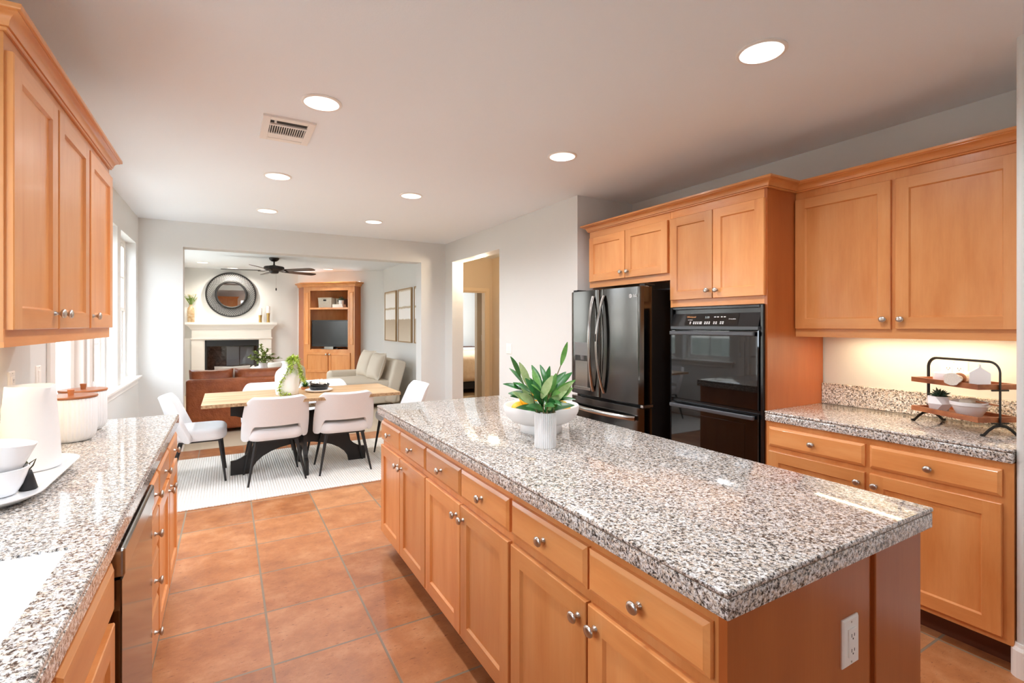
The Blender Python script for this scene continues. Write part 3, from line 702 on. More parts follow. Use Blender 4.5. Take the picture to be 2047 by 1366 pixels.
# double oven
t = thing('double_oven', 'black double wall oven built into the tall cabinet', 'oven', (3.0, 2.15, 0.36))
OX = 2.773; tfO = face_mx(OX); OY0, OY1 = 1.797, 2.513; OZ0, OZ1 = 0.365, 1.545
m = M(); m.box(OX + 0.003, 3.30, 1.81, 2.50, 0.362, 1.546); m.build('cavity', oven_black, t)
m = M()
for a, b, c, d in ((OY0, OY0 + 0.022, OZ0, OZ1), (OY1 - 0.022, OY1, OZ0, OZ1), (OY0 + 0.022, OY1 - 0.022, OZ1 - 0.020, OZ1), (OY0 + 0.022, OY1 - 0.022, OZ0, OZ0 + 0.02)):
    rs = []
    for i, w in ((0, 0), (0, 0.014), (0.004, 0.018)): rs.append([tfO(a + i, c + i, w), tfO(b - i, c + i, w), tfO(b - i, d - i, w), tfO(a + i, d - i, w)])
    m.loft(rs)
m.build('trim_frame', oven_black, t)
a, b = OY0 + 0.024, OY1 - 0.024
m = M(); m.loft([[tfO(y, z, w) for y, z, w in ((a, 1.412, 0), (b, 1.412, 0), (b, 1.412, 0.032), (a, 1.412, 0.032))], [tfO(y, z, w) for y, z, w in ((a, 1.497, 0), (b, 1.497, 0), (b, 1.497, 0.006), (a, 1.497, 0.006))]])
cp = m.build('control_panel', oven_black, t)
sl = lambda u, v, w: tfO(u, 1.412 + v, 0.032 - v * (0.026 / 0.085) + w)
m = M(); m.loft([[sl(y, z, w) for y, z in ((1.960, 0.006), (2.372, 0.006), (2.372, 0.080), (1.960, 0.080))] for w in (0.0002, 0.0012)]); m.build('touch_panel', oven_glass, cp)
ang = math.atan2(0.026, 0.085)
MT = Matrix(((0, -math.sin(0), -1), (-1, 0, 0), (0, 1, 0)))
def panel_m():
    ex = Vector((0, -1, 0)); ey = Vector((math.sin(ang), 0, math.cos(ang))); ez = ex.cross(ey)
    return Matrix((ex, ey, ez)).transposed()
PM = panel_m()
text_mesh('brand_lettering', 'Whirlpool', 0.018, orange_txt, cp, sl(2.325, 0.062, 0.0014), PM)
text_mesh('model_lettering', 'ACCUBAKE', 0.0075, white_txt, cp, sl(2.33, 0.042, 0.0014), PM)
text_mesh('clock_digits', '5:30', 0.020, digit_m, cp, sl(2.195, 0.058, 0.0014), PM)
text_mesh('system_lettering', '\u25cb AccuBake', 0.010, white_txt, cp, sl(2.005, 0.046, 0.0014), PM)
m = M(); rk = random.Random(3)
for u0, n in ((2.325, 1), (2.296, 4), (2.236, 1), (2.205, 3), (2.135, 2), (2.085, 2)):
    for k in range(n):
        u = u0 - k * 0.0165
        for dv in (0.0, 0.010):
            m.loft([[sl(u - 0.0052 + i, 0.014 + dv + j, w) for i, j in ((0, 0), (0.0104, 0), (0.0104, 0.0065), (0, 0.0065))] for w in (0.0012, 0.0016)])
for u in (2.135, 2.085):
    for k in range(2): m.loft([[sl(u - k * 0.022 - 0.008 + i, 0.058 + j, w) for i, j in ((0, 0), (0.015, 0), (0.015, 0.005), (0, 0.005))] for w in (0.0012, 0.0016)])
m.build('touch_key', white_txt, cp)
m = M(); m.loft([[tfO(y, z, w) for y, z in ((a, 1.392), (b, 1.392), (b, 1.410), (a, 1.410))] for w in (0, 0.036)]); m.build('panel_lip', oven_grey, t)
for z0, z1, top in ((0.905, 1.388, 1), (0.39, 0.885, 0)):
    m = M(); rs = []
    for i, w in ((0, 0), (0, 0.026), (0.005, 0.032)): rs.append([tfO(a + i, z0 + i, w), tfO(b - i, z0 + i, w), tfO(b - i, z1 - i, w), tfO(a + i, z1 - i, w)])
    m.loft(rs); d = m.build('oven_door', oven_glass, t)
    m = M(); m.loft([[tfO(y, z, w) for y, z in ((a + 0.09, z0 + 0.11), (b - 0.09, z0 + 0.11), (b - 0.09, z1 - 0.07), (a + 0.09, z1 - 0.07))] for w in (0.0322, 0.0330)]); m.build('window', oven_glass, d)
    m = M(); hz = z1 - 0.022
    m.box(OX - 0.066, OX - 0.046, a + 0.012, b - 0.012, hz - 0.014, hz + 0.012, 0.006, 3)
    for yy in (a + 0.035, b - 0.035): m.box(OX - 0.05, OX - 0.03, yy - 0.012, yy + 0.012, hz - 0.011, hz + 0.009, 0.003)
    m.build('handle', oven_grey, d)
m = M(); m.loft([[tfO(y, z, w) for y, z in ((a, 0.886), (b, 0.886), (b, 0.904), (a, 0.904))] for w in (0, 0.012)])
for k in range(34): yy = a + 0.02 + k * (b - a - 0.04) / 33; m.loft([[tfO(yy + i, 0.8885 + j, w) for i, j in ((-0.006, 0), (0.006, 0), (0.006, 0.004), (-0.006, 0.004))] for w in (0.012, 0.014)])
m.build('vent_grille', oven_black, t)

# refrigerator
t = thing('refrigerator', 'black stainless french-door refrigerator with a water dispenser', 'refrigerator', (3.0, 3.05, 0))
FY0, FY1, FS = 2.618, 3.482, 3.078
m = M(); m.box(2.69, 3.34, FY0 + 0.01, FY1 - 0.01, 0.03, 1.685, 0.008); m.build('case', black_m, t)
m = M()
for yy in (FY0 + 0.1, FY1 - 0.1): m.lathe([(0.03, 0), (0.03, 0.035)], (2.78, yy, 0), 16); m.lathe([(0.03, 0), (0.03, 0.035)], (3.25, yy, 0), 16)
m.build('foot', black_m, t)
def curved_panel(mb, y0, y1, z0, z1, xf, xb, bulge, r=0.012, hole=None):
    n = 16; rings = []
    # plan outline of the door, bulging towards -x
    def outline(ins):
        p = []
        for i in range(n + 1):
            s = i / n; y = y0 + ins + (y1 - y0 - 2 * ins) * s; g = math.sin(PI * ((y - FY0) / (FY1 - FY0)))
            e = min(s, 1 - s) * (y1 - y0); ro = r - math.sqrt(max(0, r * r - max(0, r - e) ** 2)) if e < r else 0
            p.append((xf + ins + ro * 1.0 + bulge * (1 - g), y))
        return [(xb, y0 + ins)] + p + [(xb, y1 - ins)]
    for ins, z in ((0.004, z0), (0, z0 + 0.004), (0, z1 - 0.004), (0.004, z1)):
        rings.append([(x, y, z) for x, y in outline(ins)])
    return mb.loft(rings)
FXF = 2.572
m = M(); curved_panel(m, FS + 0.003, FY1, 0.838, 1.705, FXF, 2.685, 0.022); dl = m.build('door', ssteel, t, 40)
m = M(); curved_panel(m, FY0, FS - 0.003, 0.838, 1.705, FXF, 2.685, 0.022); dr = m.build('door', ssteel, t, 40)
m = M(); curved_panel(m, FY0, FY1, 0.07, 0.815, FXF + 0.004, 2.685, 0.022); fz = m.build('freezer_drawer', ssteel, t, 40)
for yy, d in ((FS + 0.045, dl), (FS - 0.045, dr)):
    m = M(); p = []; 
    for i in range(17):
        s = i / 16; p.append((FXF - 0.004 - 0.062 * math.sin(PI * s) ** 0.75, yy - (0.02 if yy < FS else -0.02) * (1 - math.sin(PI * s)), 0.885 + 0.765 * s))
    m.tube(p, 0.014, 12, flat=(1.15, 0.8)); h = m.build('handle', ssteel_l, d, 60)
    if yy < FS:
        m = M(); m.box(FXF - 0.0815, FXF - 0.076, yy - 0.007, yy + 0.007, 1.29, 1.35, 0.002); m.build('door_button', black_m, h)
m = M(); m.tube([(FXF + 0.004 - 0.055 * math.sin(PI * i / 16) ** 0.7, FY0 + 0.06 + (FY1 - FY0 - 0.12) * i / 16, 0.735) for i in range(17)], 0.016, 12, flat=(0.8, 1.2)); m.build('handle', ssteel_l, fz, 60)
m = M(); m.box(FXF + 0.006, FXF + 0.05, 3.19, 3.40, 0.885, 1.26, 0.004); dp = m.build('dispenser', black_m, dl)
m = M(); m.box(FXF - 0.0005, FXF + 0.02, 3.195, 3.395, 1.165, 1.275, 0.003); m.build('control_panel', lcd, dp)
m = M(); m.lathe([(0.022, 0), (0.026, 0.035)], (FXF + 0.012, 3.29, 1.13), 20); m.build('spout', lcd, dp, 50)
m = M(); m.box(FXF - 0.0015, FXF + 0.02, 3.185, 3.405, 0.88, 0.905, 0.004); m.build('drip_tray', ssteel_l, dp)
m = M(); m.box(FXF + 0.0045, FXF + 0.012, 3.20, 3.39, 0.905, 1.12); m.build('niche_back', ssteel_l, dp)
m = M(); m.box(2.62, 2.72, FY0 + 0.005, FY0 + 0.06, 1.705, 1.722, 0.004); m.box(2.62, 2.72, FY1 - 0.06, FY1 - 0.005, 1.705, 1.722, 0.004); m.build('hinge_cover', black_m, t)
m = M(); m.box(2.60, 2.70, FY0 + 0.002, FY0 + 0.03, 0.818, 0.836, 0.002); m.build('hinge', nickel, t)
LM = Matrix((Vector((0, -1, 0)), Vector((0, 0, 1)), Vector((-1, 0, 0)))).transposed()
gx = FXF + 0.022 * (1 - math.sin(PI * ((2.70 - FY0) / (FY1 - FY0))))
text_mesh('brand_lettering', 'LG', 0.030, white_txt, dr, (gx - 0.001, 2.688, 1.635), LM, 0.0012)
m = M(); m.lathe([(0.015, 0), (0.015, 0.002)], (gx - 0.0035, 2.735, 1.635), 24, ax='x'); em = m.build('brand_emblem', white_txt, dr)
m = M(); m.tube([(gx - 0.004, 2.735 - 0.008 * math.cos(R(a)) , 1.635 + 0.008 * math.sin(R(a))) for a in range(20, 300, 20)], 0.001, 6); m.tube([(gx - 0.004, 2.735, 1.640), (gx - 0.004, 2.735, 1.632), (gx - 0.004, 2.730, 1.632)], 0.001, 6); m.build('emblem_line', black_m, em)

# ---------------------------------------------------------------- left run
LXF = -0.513; tfL = face_px(LXF)
t = thing('upper_cabinet', 'three-door upper cabinet on the left wall over the canisters', 'cabinet', (-0.68, 2.47, 1.36))
m = M(); m.box(-0.829, LXF, 1.80, 3.143, 1.375, 2.215); m.build('body', maple_v, t)
m = M(); m.box(LXF - 0.018, LXF + 0.001, 1.801, 3.142, 1.360, 1.41); m.build('light_rail', maple_h, t)
door(t, 1.808, 2.205, 1.407, 2.150, tfL, 2.165, 1.458); door(t, 2.222, 2.640, 1.407, 2.150, tfL, 2.252, 1.458); door(t, 2.668, 3.115, 1.407, 2.150, tfL, 2.698, 1.458)
m = M(); crown_path(m, [(-0.80, 1.80), (LXF, 1.80), (LXF, 3.143), (-0.80, 3.143)], 2.197, 0.7, 0.66); m.build('crown_moulding', maple_h, t, 30)
t = thing('under_cabinet_light', 'slim strip light under the left upper cabinet', 'light', (-0.7, 2.4, 1.37))
m = M(); m.box(-0.76, -0.70, 1.95, 2.85, 1.357, 1.3745, 0.003); m.build('housing', trim_m, t)
m = M(); m.box(-0.753, -0.707, 1.96, 2.84, 1.354, 1.3575); m.build('lens', uc_m, t)
lamp('AREA', 'under_cabinet_glow', (-0.73, 2.35, 1.352), (0, 0, 0), 0.9, (1.0, 0.78, 0.5), (0.05, 0.9))
CXF = -0.264; tfC = face_px(CXF); LX = -0.24
t = thing('base_cabinet', 'left base cabinet with two drawers over two doors at the dining end', 'cabinet', (-0.55, 2.93, 0))
m = M(); m.box(-0.826, CXF, 2.505, 3.362, 0.10, ZU - 0.0005); m.build('body', maple_v, t)
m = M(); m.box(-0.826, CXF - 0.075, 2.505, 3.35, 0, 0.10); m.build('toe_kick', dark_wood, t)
for a, b, k in ((2.515, 2.905, 1), (2.930, 3.352, 0)):
    drawer(t, a, b, 0.70, 0.82, tfC); door(t, a, b, 0.13, 0.672, tfC, b - 0.03 if k else a + 0.03, 0.622)
t = thing('drawer_cabinet', 'stack of four drawers beside the dishwasher', 'cabinet', (-0.55, 2.35, 0))
m = M(); m.box(-0.826, CXF, 2.203, 2.5045, 0.10, ZU - 0.0005); m.build('body', maple_v, t)
m = M(); m.box(-0.826, CXF - 0.075, 2.203, 2.5045, 0, 0.10); m.build('toe_kick', dark_wood, t)
for z0, z1 in ((0.70, 0.82), (0.53, 0.685), (0.335, 0.515), (0.13, 0.32)): drawer(t, 2.215, 2.493, z0, z1, tfC)
t = thing('dishwasher', 'black stainless dishwasher between the drawers and the sink cabinet', 'dishwasher', (-0.55, 1.9, 0))
m = M(); m.box(-0.82, -0.27, 1.603, 2.200, 0.02, ZU - 0.002); m.build('tub', black_m, t)
m = M(); m.box(-0.27, -0.236, 1.605, 2.198, 0.11, 0.765, 0.004); d = m.build('door', dw_m, t)
m = M(); m.box(-0.27, -0.230, 1.605, 2.198, 0.768, 0.845, 0.008, 3); m.build('control_strip', ssteel_l, d)
m = M(); m.box(-0.33, -0.31, 1.605, 2.198, 0, 0.105); m.build('toe_kick', black_m, t)
t = thing('sink_cabinet', 'base cabinet under the sink with a false drawer front over doors', 'cabinet', (-0.55, 1.1, 0))
m = M(); m.box(-0.826, CXF, 0.60, 1.5995, 0.10, 0.62); m.box(CXF - 0.03, CXF, 0.60, 1.5995, 0.62, ZU - 0.0005); m.box(-0.826, CXF - 0.03, 1.5795, 1.5995, 0.62, ZU - 0.0005); m.build('body', maple_v, t)
m = M(); m.box(-0.826, CXF - 0.075, 0.60, 1.5995, 0, 0.10); m.build('toe_kick', dark_wood, t)
m = M(); slab(m, 0.64, 1.10, 0.70, 0.822, tfC); m.build('false_front', maple_h, t)
m = M(); slab(m, 1.112, 1.575, 0.70, 0.822, tfC); m.build('false_front', maple_h, t)
door(t, 0.64, 1.10, 0.13, 0.672, tfC, 1.07, 0.622); door(t, 1.112, 1.575, 0.13, 0.672, tfC, 1.142, 0.622)
t = thing('left_countertop', 'speckled granite worktop along the left wall with the sink cut into it', 'countertop', (-0.54, 1.5, ZU))
SX0, SX1, SY0, SY1 = -0.755, -0.312, 0.66, 1.480
m = M(); CY0, CY1 = 0.2, 3.38
m.box(-0.828, LX - 0.006, SY1, CY1 - 0.006, ZU, ZT); m.box(-0.828, LX - 0.006, CY0, SY0, ZU, ZT); m.box(-0.828, SX0, SY0, SY1, ZU, ZT); m.box(SX1, LX - 0.006, SY0, SY1, ZU, ZT); m.build('slab', granite_m, t)
def bullnose(mb, pts_u0, pts_u1, horiz):
    pass
m = M()
prof = [(0, ZU), (0.006, ZU), (0.007, ZT - 0.016), (0.0045, ZT - 0.0145), (0.006, ZT - 0.012), (0.006, ZT - 0.005), (0.0035, ZT - 0.0012), (0, ZT)]
m.loft([[(LX - 0.006 + u, CY0, v) for u, v in prof], [(LX - 0.006 + u, CY1 - 0.006 + u, v) for u, v in prof], [(-0.828, CY1 - 0.006 + u, v) for u, v in prof]]); m.build('edge_band', granite_m, t, 40)
m = M(); m.box(-0.838, -0.818, 1.60, CY1 - 0.02, ZT + 0.0005, 1.02, 0.003); m.build('backsplash', granite_m, t)
t = thing('kitchen_sink', 'white undermount kitchen sink in the left counter', 'sink', ((SX0 + SX1) / 2, (SY0 + SY1) / 2, 0.66))
m = M(); cx, cy = (SX0 + SX1) / 2, (SY0 + SY1) / 2; hx, hy = (SX1 - SX0) / 2, (SY1 - SY0) / 2
m.loft([rrect(cx, cy, hx - 0.0005, hy - 0.0005, 0.012, ZT - 0.006), rrect(cx, cy, hx - 0.012, hy - 0.012, 0.03, ZT - 0.010), rrect(cx, cy, hx - 0.018, hy - 0.018, 0.04, ZT - 0.03), rrect(cx, cy, hx - 0.028, hy - 0.028, 0.06, 0.72), rrect(cx, cy, hx - 0.06, hy - 0.06, 0.06, 0.69), rrect(cx, cy, 0.045, 0.045, 0.04, 0.685)], False, True)
m.build('basin', white_gloss, t, 50)
m = M(); m.lathe([(0.042, 0), (0.042, 0.003), (0.03, 0.004), (0.012, 0.001)], (cx, cy, 0.685), 24); m.build('drain', nickel, t, 50)
outlet('wall_outlet', 'outlet on the left wall, nearer the camera, behind the white pitcher', (3.03, 1.155), face_px(-0.84))
outlet('wall_switch', 'switch on the left wall, just before the patio door', (3.39, 1.155), face_px(-0.84))
outlet('wall_switch', 'double switch on the wall between the hall doorway and the refrigerator', (4.79, 1.155), face_mx(2.72), gang=2)
outlet('wall_switch', 'switch on the wall inside the bedroom door', (4.32, 1.17), face_my(8.6), gang=2)
outlet('wall_outlet', 'low outlet on the wall inside the bedroom door', (4.30, 0.38), face_my(8.6))
# cabinets on the rear wall (in the mirror)
t = thing('wall_cabinet', 'row of honey wood wall cabinets reflected in the round mirror', 'cabinet', (-0.2, -2.45, 1.4))
m = M(); m.box(-0.84, 0.40, -2.60, -2.29, 1.38, 2.2); m.build('body', maple_v, t)
m = M(); crown_path(m, [(0.40, -2.59), (0.40, -2.29), (-0.82, -2.29)], 2.19); m.build('crown_moulding', maple_x, t, 30)
for k in range(3): door(t, -0.83 + k * 0.41, -0.83 + k * 0.41 + 0.395, 1.40, 2.17, face_py(-2.29), -0.80 + k * 0.41, 1.45)

# ---------------------------------------------------------------- on the island
bc = (1.30, 1.98, ZT)
t = thing('footed_bowl', 'wide white footed bowl of lemons on the island', 'bowl', bc)
m = M(); m.lathe([(0.0, 0.004), (0.088, 0.004), (0.096, 0.0), (0.100, 0.006), (0.099, 0.035), (0.098, 0.040)], bc, 64, cap0=False, cap1=False); m.build('foot', white_matte, t, 50)
m = M(); m.lathe([(0.0, 0.040), (0.09, 0.040), (0.112, 0.042), (0.142, 0.053), (0.164, 0.072), (0.177, 0.098), (0.180, 0.122), (0.177, 0.128), (0.172, 0.126), (0.165, 0.104), (0.150, 0.080), (0.118, 0.060), (0.0, 0.054)], bc, 64, cap0=False, cap1=False); m.build('basin', white_matte, t, 60)
def lemon(c, rot, label):
    m = M(); pr = []
    for i in range(17):
        a = PI * i / 16; r = 0.036 * math.sin(a); z = -0.043 * math.cos(a)
        if i in (0, 16): z *= 1.12; r = 0.001
        if i in (1, 15): z *= 1.06; r *= 0.85
        pr.append((r, z))
    q = Matrix.Rotation(rot[0], 3, 'X') @ Matrix.Rotation(rot[1], 3, 'Z')
    m.lathe(pr, (0, 0, 0), 24, tf=lambda x, y, z: tuple(q @ Vector((y, z, x)) + Vector(c)), cap0=False, cap1=False)
    o = m.build('lemon', lemon_m, None, 80); return tag(o, label, 'lemon', 'lemons in the footed bowl')
LEM = [((1.218, 1.925, 1.024), (0.2, 0.6), 'lemon at the front left of the bowl'), ((1.19, 2.00, 1.024), (0.1, 1.9), 'lemon at the far left of the bowl'),
       ((1.30, 1.885, 1.024), (0.3, -0.4), 'lemon at the front middle of the bowl, behind the vase'), ((1.378, 1.928, 1.024), (0.1, 0.9), 'lemon at the front right of the bowl'),
       ((1.395, 2.01, 1.024), (0.2, 2.2), 'lemon at the far right of the bowl'), ((1.29, 2.075, 1.024), (0.4, 0.1), 'lemon at the back of the bowl'),
       ((1.222, 1.972, 1.076), (0.5, 1.2), 'lemon on top of the pile at the left'), ((1.36, 1.975, 1.072), (0.2, 0.3), 'lemon on top of the pile at the right')]
for c, r_, lb in LEM: lemon(c, r_, lb)
vc = (1.145, 1.712, ZT)
t = thing('fluted_vase', 'slim white fluted vase in front of the lemon bowl', 'vase', vc)
m = M(); m.lathe([(0.0, 0.0), (0.044, 0.0), (0.0455, 0.003), (0.0455, 0.142), (0.044, 0.145), (0.042, 0.143), (0.041, 0.02), (0.0, 0.015)], vc, 216, cap0=False, cap1=False, flute=36, fd=0.05); m.build('body', white_matte, t, 75)
t = thing('leafy_branch', 'bunch of long green leaves standing in the fluted vase', 'plant', (vc[0], vc[1], ZT + 0.02))
rnd = random.Random(11)
st = M(); lf = {0: M(), 1: M(), 2: M()}
tops = []
for k in range(10):
    a = 2 * PI * k / 10 + rnd.uniform(-0.2, 0.2); sp = rnd.uniform(0.03, 0.105) if k else 0.0; hgt = rnd.uniform(0.20, 0.30)
    p0 = Vector((vc[0] + 0.018 * math.cos(a), vc[1] + 0.018 * math.sin(a), ZT + 0.02)); p1 = p0 + Vector((0.02 * math.cos(a), 0.02 * math.sin(a), 0.12)); p2 = Vector((vc[0] + sp * math.cos(a), vc[1] + sp * math.sin(a), ZT + hgt))
    pts = [p0, (p0 + p1) / 2, p1, (p1 + p2) / 2 + Vector((0, 0, 0.01)), p2]; st.tube(pts, [0.003, 0.003, 0.003, 0.0025, 0.0018], 7)
    for q in range(5):
        s = 0.55 + 0.45 * q / 4; b = p1.lerp(p2, max(0, (s - 0.4) / 0.6)); la = a + rnd.uniform(-1.3, 1.3)
        el = rnd.uniform(0.2, 1.2); d = (math.cos(la) * math.cos(el), math.sin(la) * math.cos(el), math.sin(el))
        lf[rnd.choice((0, 0, 1, 1, 2))].leaf(b, d, (rnd.uniform(-0.9, 0.3), rnd.uniform(-1.2, -0.2), rnd.uniform(0.1, 1.0)), rnd.uniform(0.085, 0.125), rnd.uniform(0.026, 0.036), rnd.uniform(0.0, 0.35), 7, 0.28)
# leaves low over the rim and the tall tip leaf
for la, el, L in ((3.6, 0.55, 0.11), (2.6, 0.35, 0.12), (5.9, 0.4, 0.13), (0.4, 0.3, 0.14), (4.6, 0.9, 0.10)):
    lf[0].leaf((vc[0], vc[1], ZT + 0.145), (math.cos(la) * math.cos(el), math.sin(la) * math.cos(el), math.sin(el)), (-0.3, -0.6, 0.8), L, 0.040, 0.35, 7, 0.3)
tip = Vector((1.215, 1.70, 1.25)); st.tube([(vc[0], vc[1], 1.05), (1.18, 1.705, 1.17), tip], [0.003, 0.0025, 0.002], 7)
lf[1].leaf(tip, (0.35, 0.0, 1), (-0.6, -0.8, 0), 0.10, 0.022, -0.25, 7, 0.3)
st.build('stem', stem_m, t, 60)
for k, mm, nm in ((0, leaf_d, 'dark_leaves'), (1, leaf_m, 'green_leaves'), (2, leaf_l, 'pale_leaves')): lf[k].build(nm, mm, t, 60)
m = M(); m.lathe([(0.0, 0.011), (0.006, 0.009), (0.0085, 0.002), (0.0085, -0.003), (0.006, -0.009), (0, -0.011)], (vc[0] - 0.01, vc[1] - 0.045, 1.083), 16, cap0=False, cap1=False); o = m.build('bud', leaf_m, t, 80)

# ---------------------------------------------------------------- on the left counter
def canister(c, label):
    t = thing('canister', label, 'canister', c, 'fluted canisters with wooden lids')
    m = M(); m.lathe([(0.0, 0.0), (0.062, 0.0), (0.074, 0.006), (0.086, 0.024), (0.0905, 0.05), (0.0905, 0.186), (0.088, 0.188), (0.0, 0.188)], c, 240, cap0=False, cap1=False, flute=40, fd=0.035); m.build('body', white_matte, t, 75)
    m = M(); m.lathe([(0.0, 0.1885), (0.091, 0.1885), (0.0925, 0.191), (0.0925, 0.196), (0.091, 0.198), (0.0, 0.198)], c, 56, cap0=False, cap1=False); l = m.build('lid', lid_wood, t, 40)
    m = M(); m.lathe([(0.0, 0.198), (0.0095, 0.198), (0.0125, 0.222), (0.011, 0.224), (0.0, 0.224)], c, 24, cap0=False, cap1=False); m.build('lid_knob', lid_wood, l, 40)
canister((-0.595, 2.84, ZT), 'fluted white canister with wooden lid beside the pitcher, nearer the camera')
canister((-0.602, 3.09, ZT), 'fluted white canister with wooden lid nearer the patio door, behind the other')
t = thing('serving_tray', 'white rectangular tray with a flared rim under the pitcher and cups', 'tray', (-0.63, 2.12, ZT))
m = M(); tx, ty = -0.635, 2.125
m.loft([rrect(tx, ty, 0.125, 0.26, 0.09, ZT, 10), rrect(tx, ty, 0.135, 0.275, 0.10, ZT + 0.004, 10), rrect(tx, ty, 0.172, 0.315, 0.12, ZT + 0.026, 10), rrect(tx, ty, 0.172, 0.315, 0.12, ZT + 0.029, 10), rrect(tx, ty, 0.165, 0.308, 0.115, ZT + 0.029, 10), rrect(tx, ty, 0.132, 0.272, 0.095, ZT + 0.010, 10), rrect(tx, ty, 0.06, 0.2, 0.05, ZT + 0.008, 10)])
m.build('plate', white_gloss, t, 50)
pc = (-0.592, 2.315, ZT + 0.0095)
t = thing('pitcher', 'tall white pitcher standing on the tray', 'pitcher', pc)
m = M(); n = 48; rings = []
for r, z, sp in ((0.0, 0, 0), (0.074, 0, 0), (0.080, 0.003, 0), (0.0815, 0.01, 0), (0.078, 0.08, 0), (0.072, 0.18, 0.0), (0.067, 0.25, 0.10), (0.0645, 0.283, 0.26), (0.062, 0.285, 0.26), (0.062, 0.27, 0.2), (0.066, 0.15, 0), (0.07, 0.02, 0), (0, 0.015, 0)):
    ring = []
    for i in range(n):
        a = 2 * PI * i / n; da = (a - R(-42) + PI) % (2 * PI) - PI; g = math.exp(-(da / 0.34) ** 2)
        rr = r * (1 + sp * g * 0.9); ring.append((pc[0] + rr * math.cos(a), pc[1] + rr * math.sin(a), pc[2] + z + (0.0 if z < 0.24 else -0.006 * g + 0.003)))
    rings.append(ring)
m.loft(rings, False, False); m.build('body', white_matte, t, 60)
m = M(); ha = R(138); hd = Vector((math.cos(ha), math.sin(ha), 0)); P0 = Vector(pc)
m.tube([P0 + hd * r + Vector((0, 0, z)) for r, z in ((0.064, 0.25), (0.10, 0.245), (0.118, 0.20), (0.112, 0.13), (0.09, 0.08), (0.075, 0.07))], 0.008, 12, flat=(1.4, 0.8)); m.build('handle', white_matte, t, 60)
def cup(c, r0, r1, h, label, tilt=0.0, az=0.0):
    t = thing('cup', label, 'cup', c, 'white hammered cups on the tray')
    q = Matrix.Rotation(az, 3, 'Z') @ Matrix.Rotation(tilt, 3, 'Y'); f = lambda x, y, z: tuple(q @ Vector((x, y, z)) + Vector(c))
    m = M(); n = 36; rings = []
    for i, (r, z) in enumerate(((0, 0), (r0 * 0.8, 0), (r0, 0.004), (r0 + (r1 - r0) * 0.45, h * 0.33), (r0 + (r1 - r0) * 0.75, h * 0.66), (r1, h), (r1 - 0.004, h + 0.001), (r1 * 0.72, h * 0.5), (r0 * 0.8, 0.012), (0, 0.01))):
        rings.append([f(r * math.cos(2 * PI * k / n) * (1 + (0.018 * math.sin(9 * 2 * PI * k / n + i * 1.3) if 2 < i < 6 else 0)), r * math.sin(2 * PI * k / n) * (1 + (0.018 * math.sin(9 * 2 * PI * k / n + i * 1.3) if 2 < i < 6 else 0)), z) for k in range(n)])
    m.loft(rings, False, False); m.build('bowl', white_gloss, t, 60)
    m = M(); m.tube([f(-r1 * 0.92, 0, h * 0.85), f(-r1 - 0.022, 0, h * 0.82), f(-r1 - 0.03, 0, h * 0.5), f(-r1 * 0.8 - 0.015, 0, h * 0.22), f(-(r0 + (r1 - r0) * 0.3), 0, h * 0.22)], 0.005, 10); m.build('handle', white_gloss, t, 60)
cup((-0.577, 1.985, ZT + 0.0095), 0.040, 0.066, 0.078, 'lower of the two stacked white cups on the tray', 0, R(40))
cup((-0.583, 1.985, ZT + 0.062), 0.036, 0.078, 0.100, 'upper cup, set inside the lower one on the tray', R(7), R(15))
t = thing('bell', 'small black cone shaped bell with olive loops beside the stacked cups', 'ornament', (-0.522, 2.022, ZT + 0.0095))
m = M(); m.lathe([(0, 0), (0.021, 0), (0.022, 0.003), (0.012, 0.045), (0.008, 0.058), (0.0, 0.062)], (-0.522, 2.022, ZT + 0.0095), 28, cap0=False, cap1=False); m.build('body', matte_black, t, 50)
m = M()
for s in (-1, 1): m.tube([(-0.522, 2.022, ZT + 0.066), (-0.522 + s * 0.010, 2.026, ZT + 0.080), (-0.522 + s * 0.013 + 0.003, 2.028, ZT + 0.098), (-0.522 + s * 0.003, 2.024, ZT + 0.088), (-0.522, 2.022, ZT + 0.068)], 0.0035, 8, flat=(1.5, 0.5))
m.build('loop', plain('olive_ribbon', srgb(72, 70, 42), 0.7), t, 60)

# ---------------------------------------------------------------- tiered stand
A = Vector((-0.46, -0.888, 0)).normalized(); Bv = Vector((0.888, -0.46, 0)).normalized(); SC0 = Vector((3.132, 1.005, ZT))
def tfS(a, b, z): return tuple(SC0 + A * a + Bv * b + Vector((0, 0, z)))
t = thing('tiered_stand', 'two-tier wooden serving stand with a black metal frame on the right counter', 'tiered stand', tuple(SC0))
m = M(); hl = 0.184
arc = [(-hl, 0.045)] + [(-hl, 0.285)] + [(-hl + 0.05 * (1 - math.cos(R(a))), 0.285 + 0.05 * math.sin(R(a))) for a in range(8, 91, 8)] + [(-hl + 0.05, 0.335)] + [(hl - 0.05 * (1 - math.cos(R(a))), 0.285 + 0.05 * math.sin(R(a))) for a in range(88, 7, -8)] + [(hl, 0.285), (hl, 0.045)]
m.tube([tfS(a, 0, z) for a, z in arc], 0.0055, 8, flat=(1.3, 0.8)); m.build('handle_frame', matte_black, t, 60)
for e in (-1, 1):
    m = M(); m.tube([tfS(e * hl, b, z) for b, z in ((-0.092, 0.004), (-0.078, 0.005), (-0.055, 0.026), (-0.03, 0.042), (0, 0.048), (0.03, 0.042), (0.055, 0.026), (0.078, 0.005), (0.092, 0.004))], 0.0055, 8, flat=(0.8, 1.3)); m.build('leg', matte_black, t, 60)
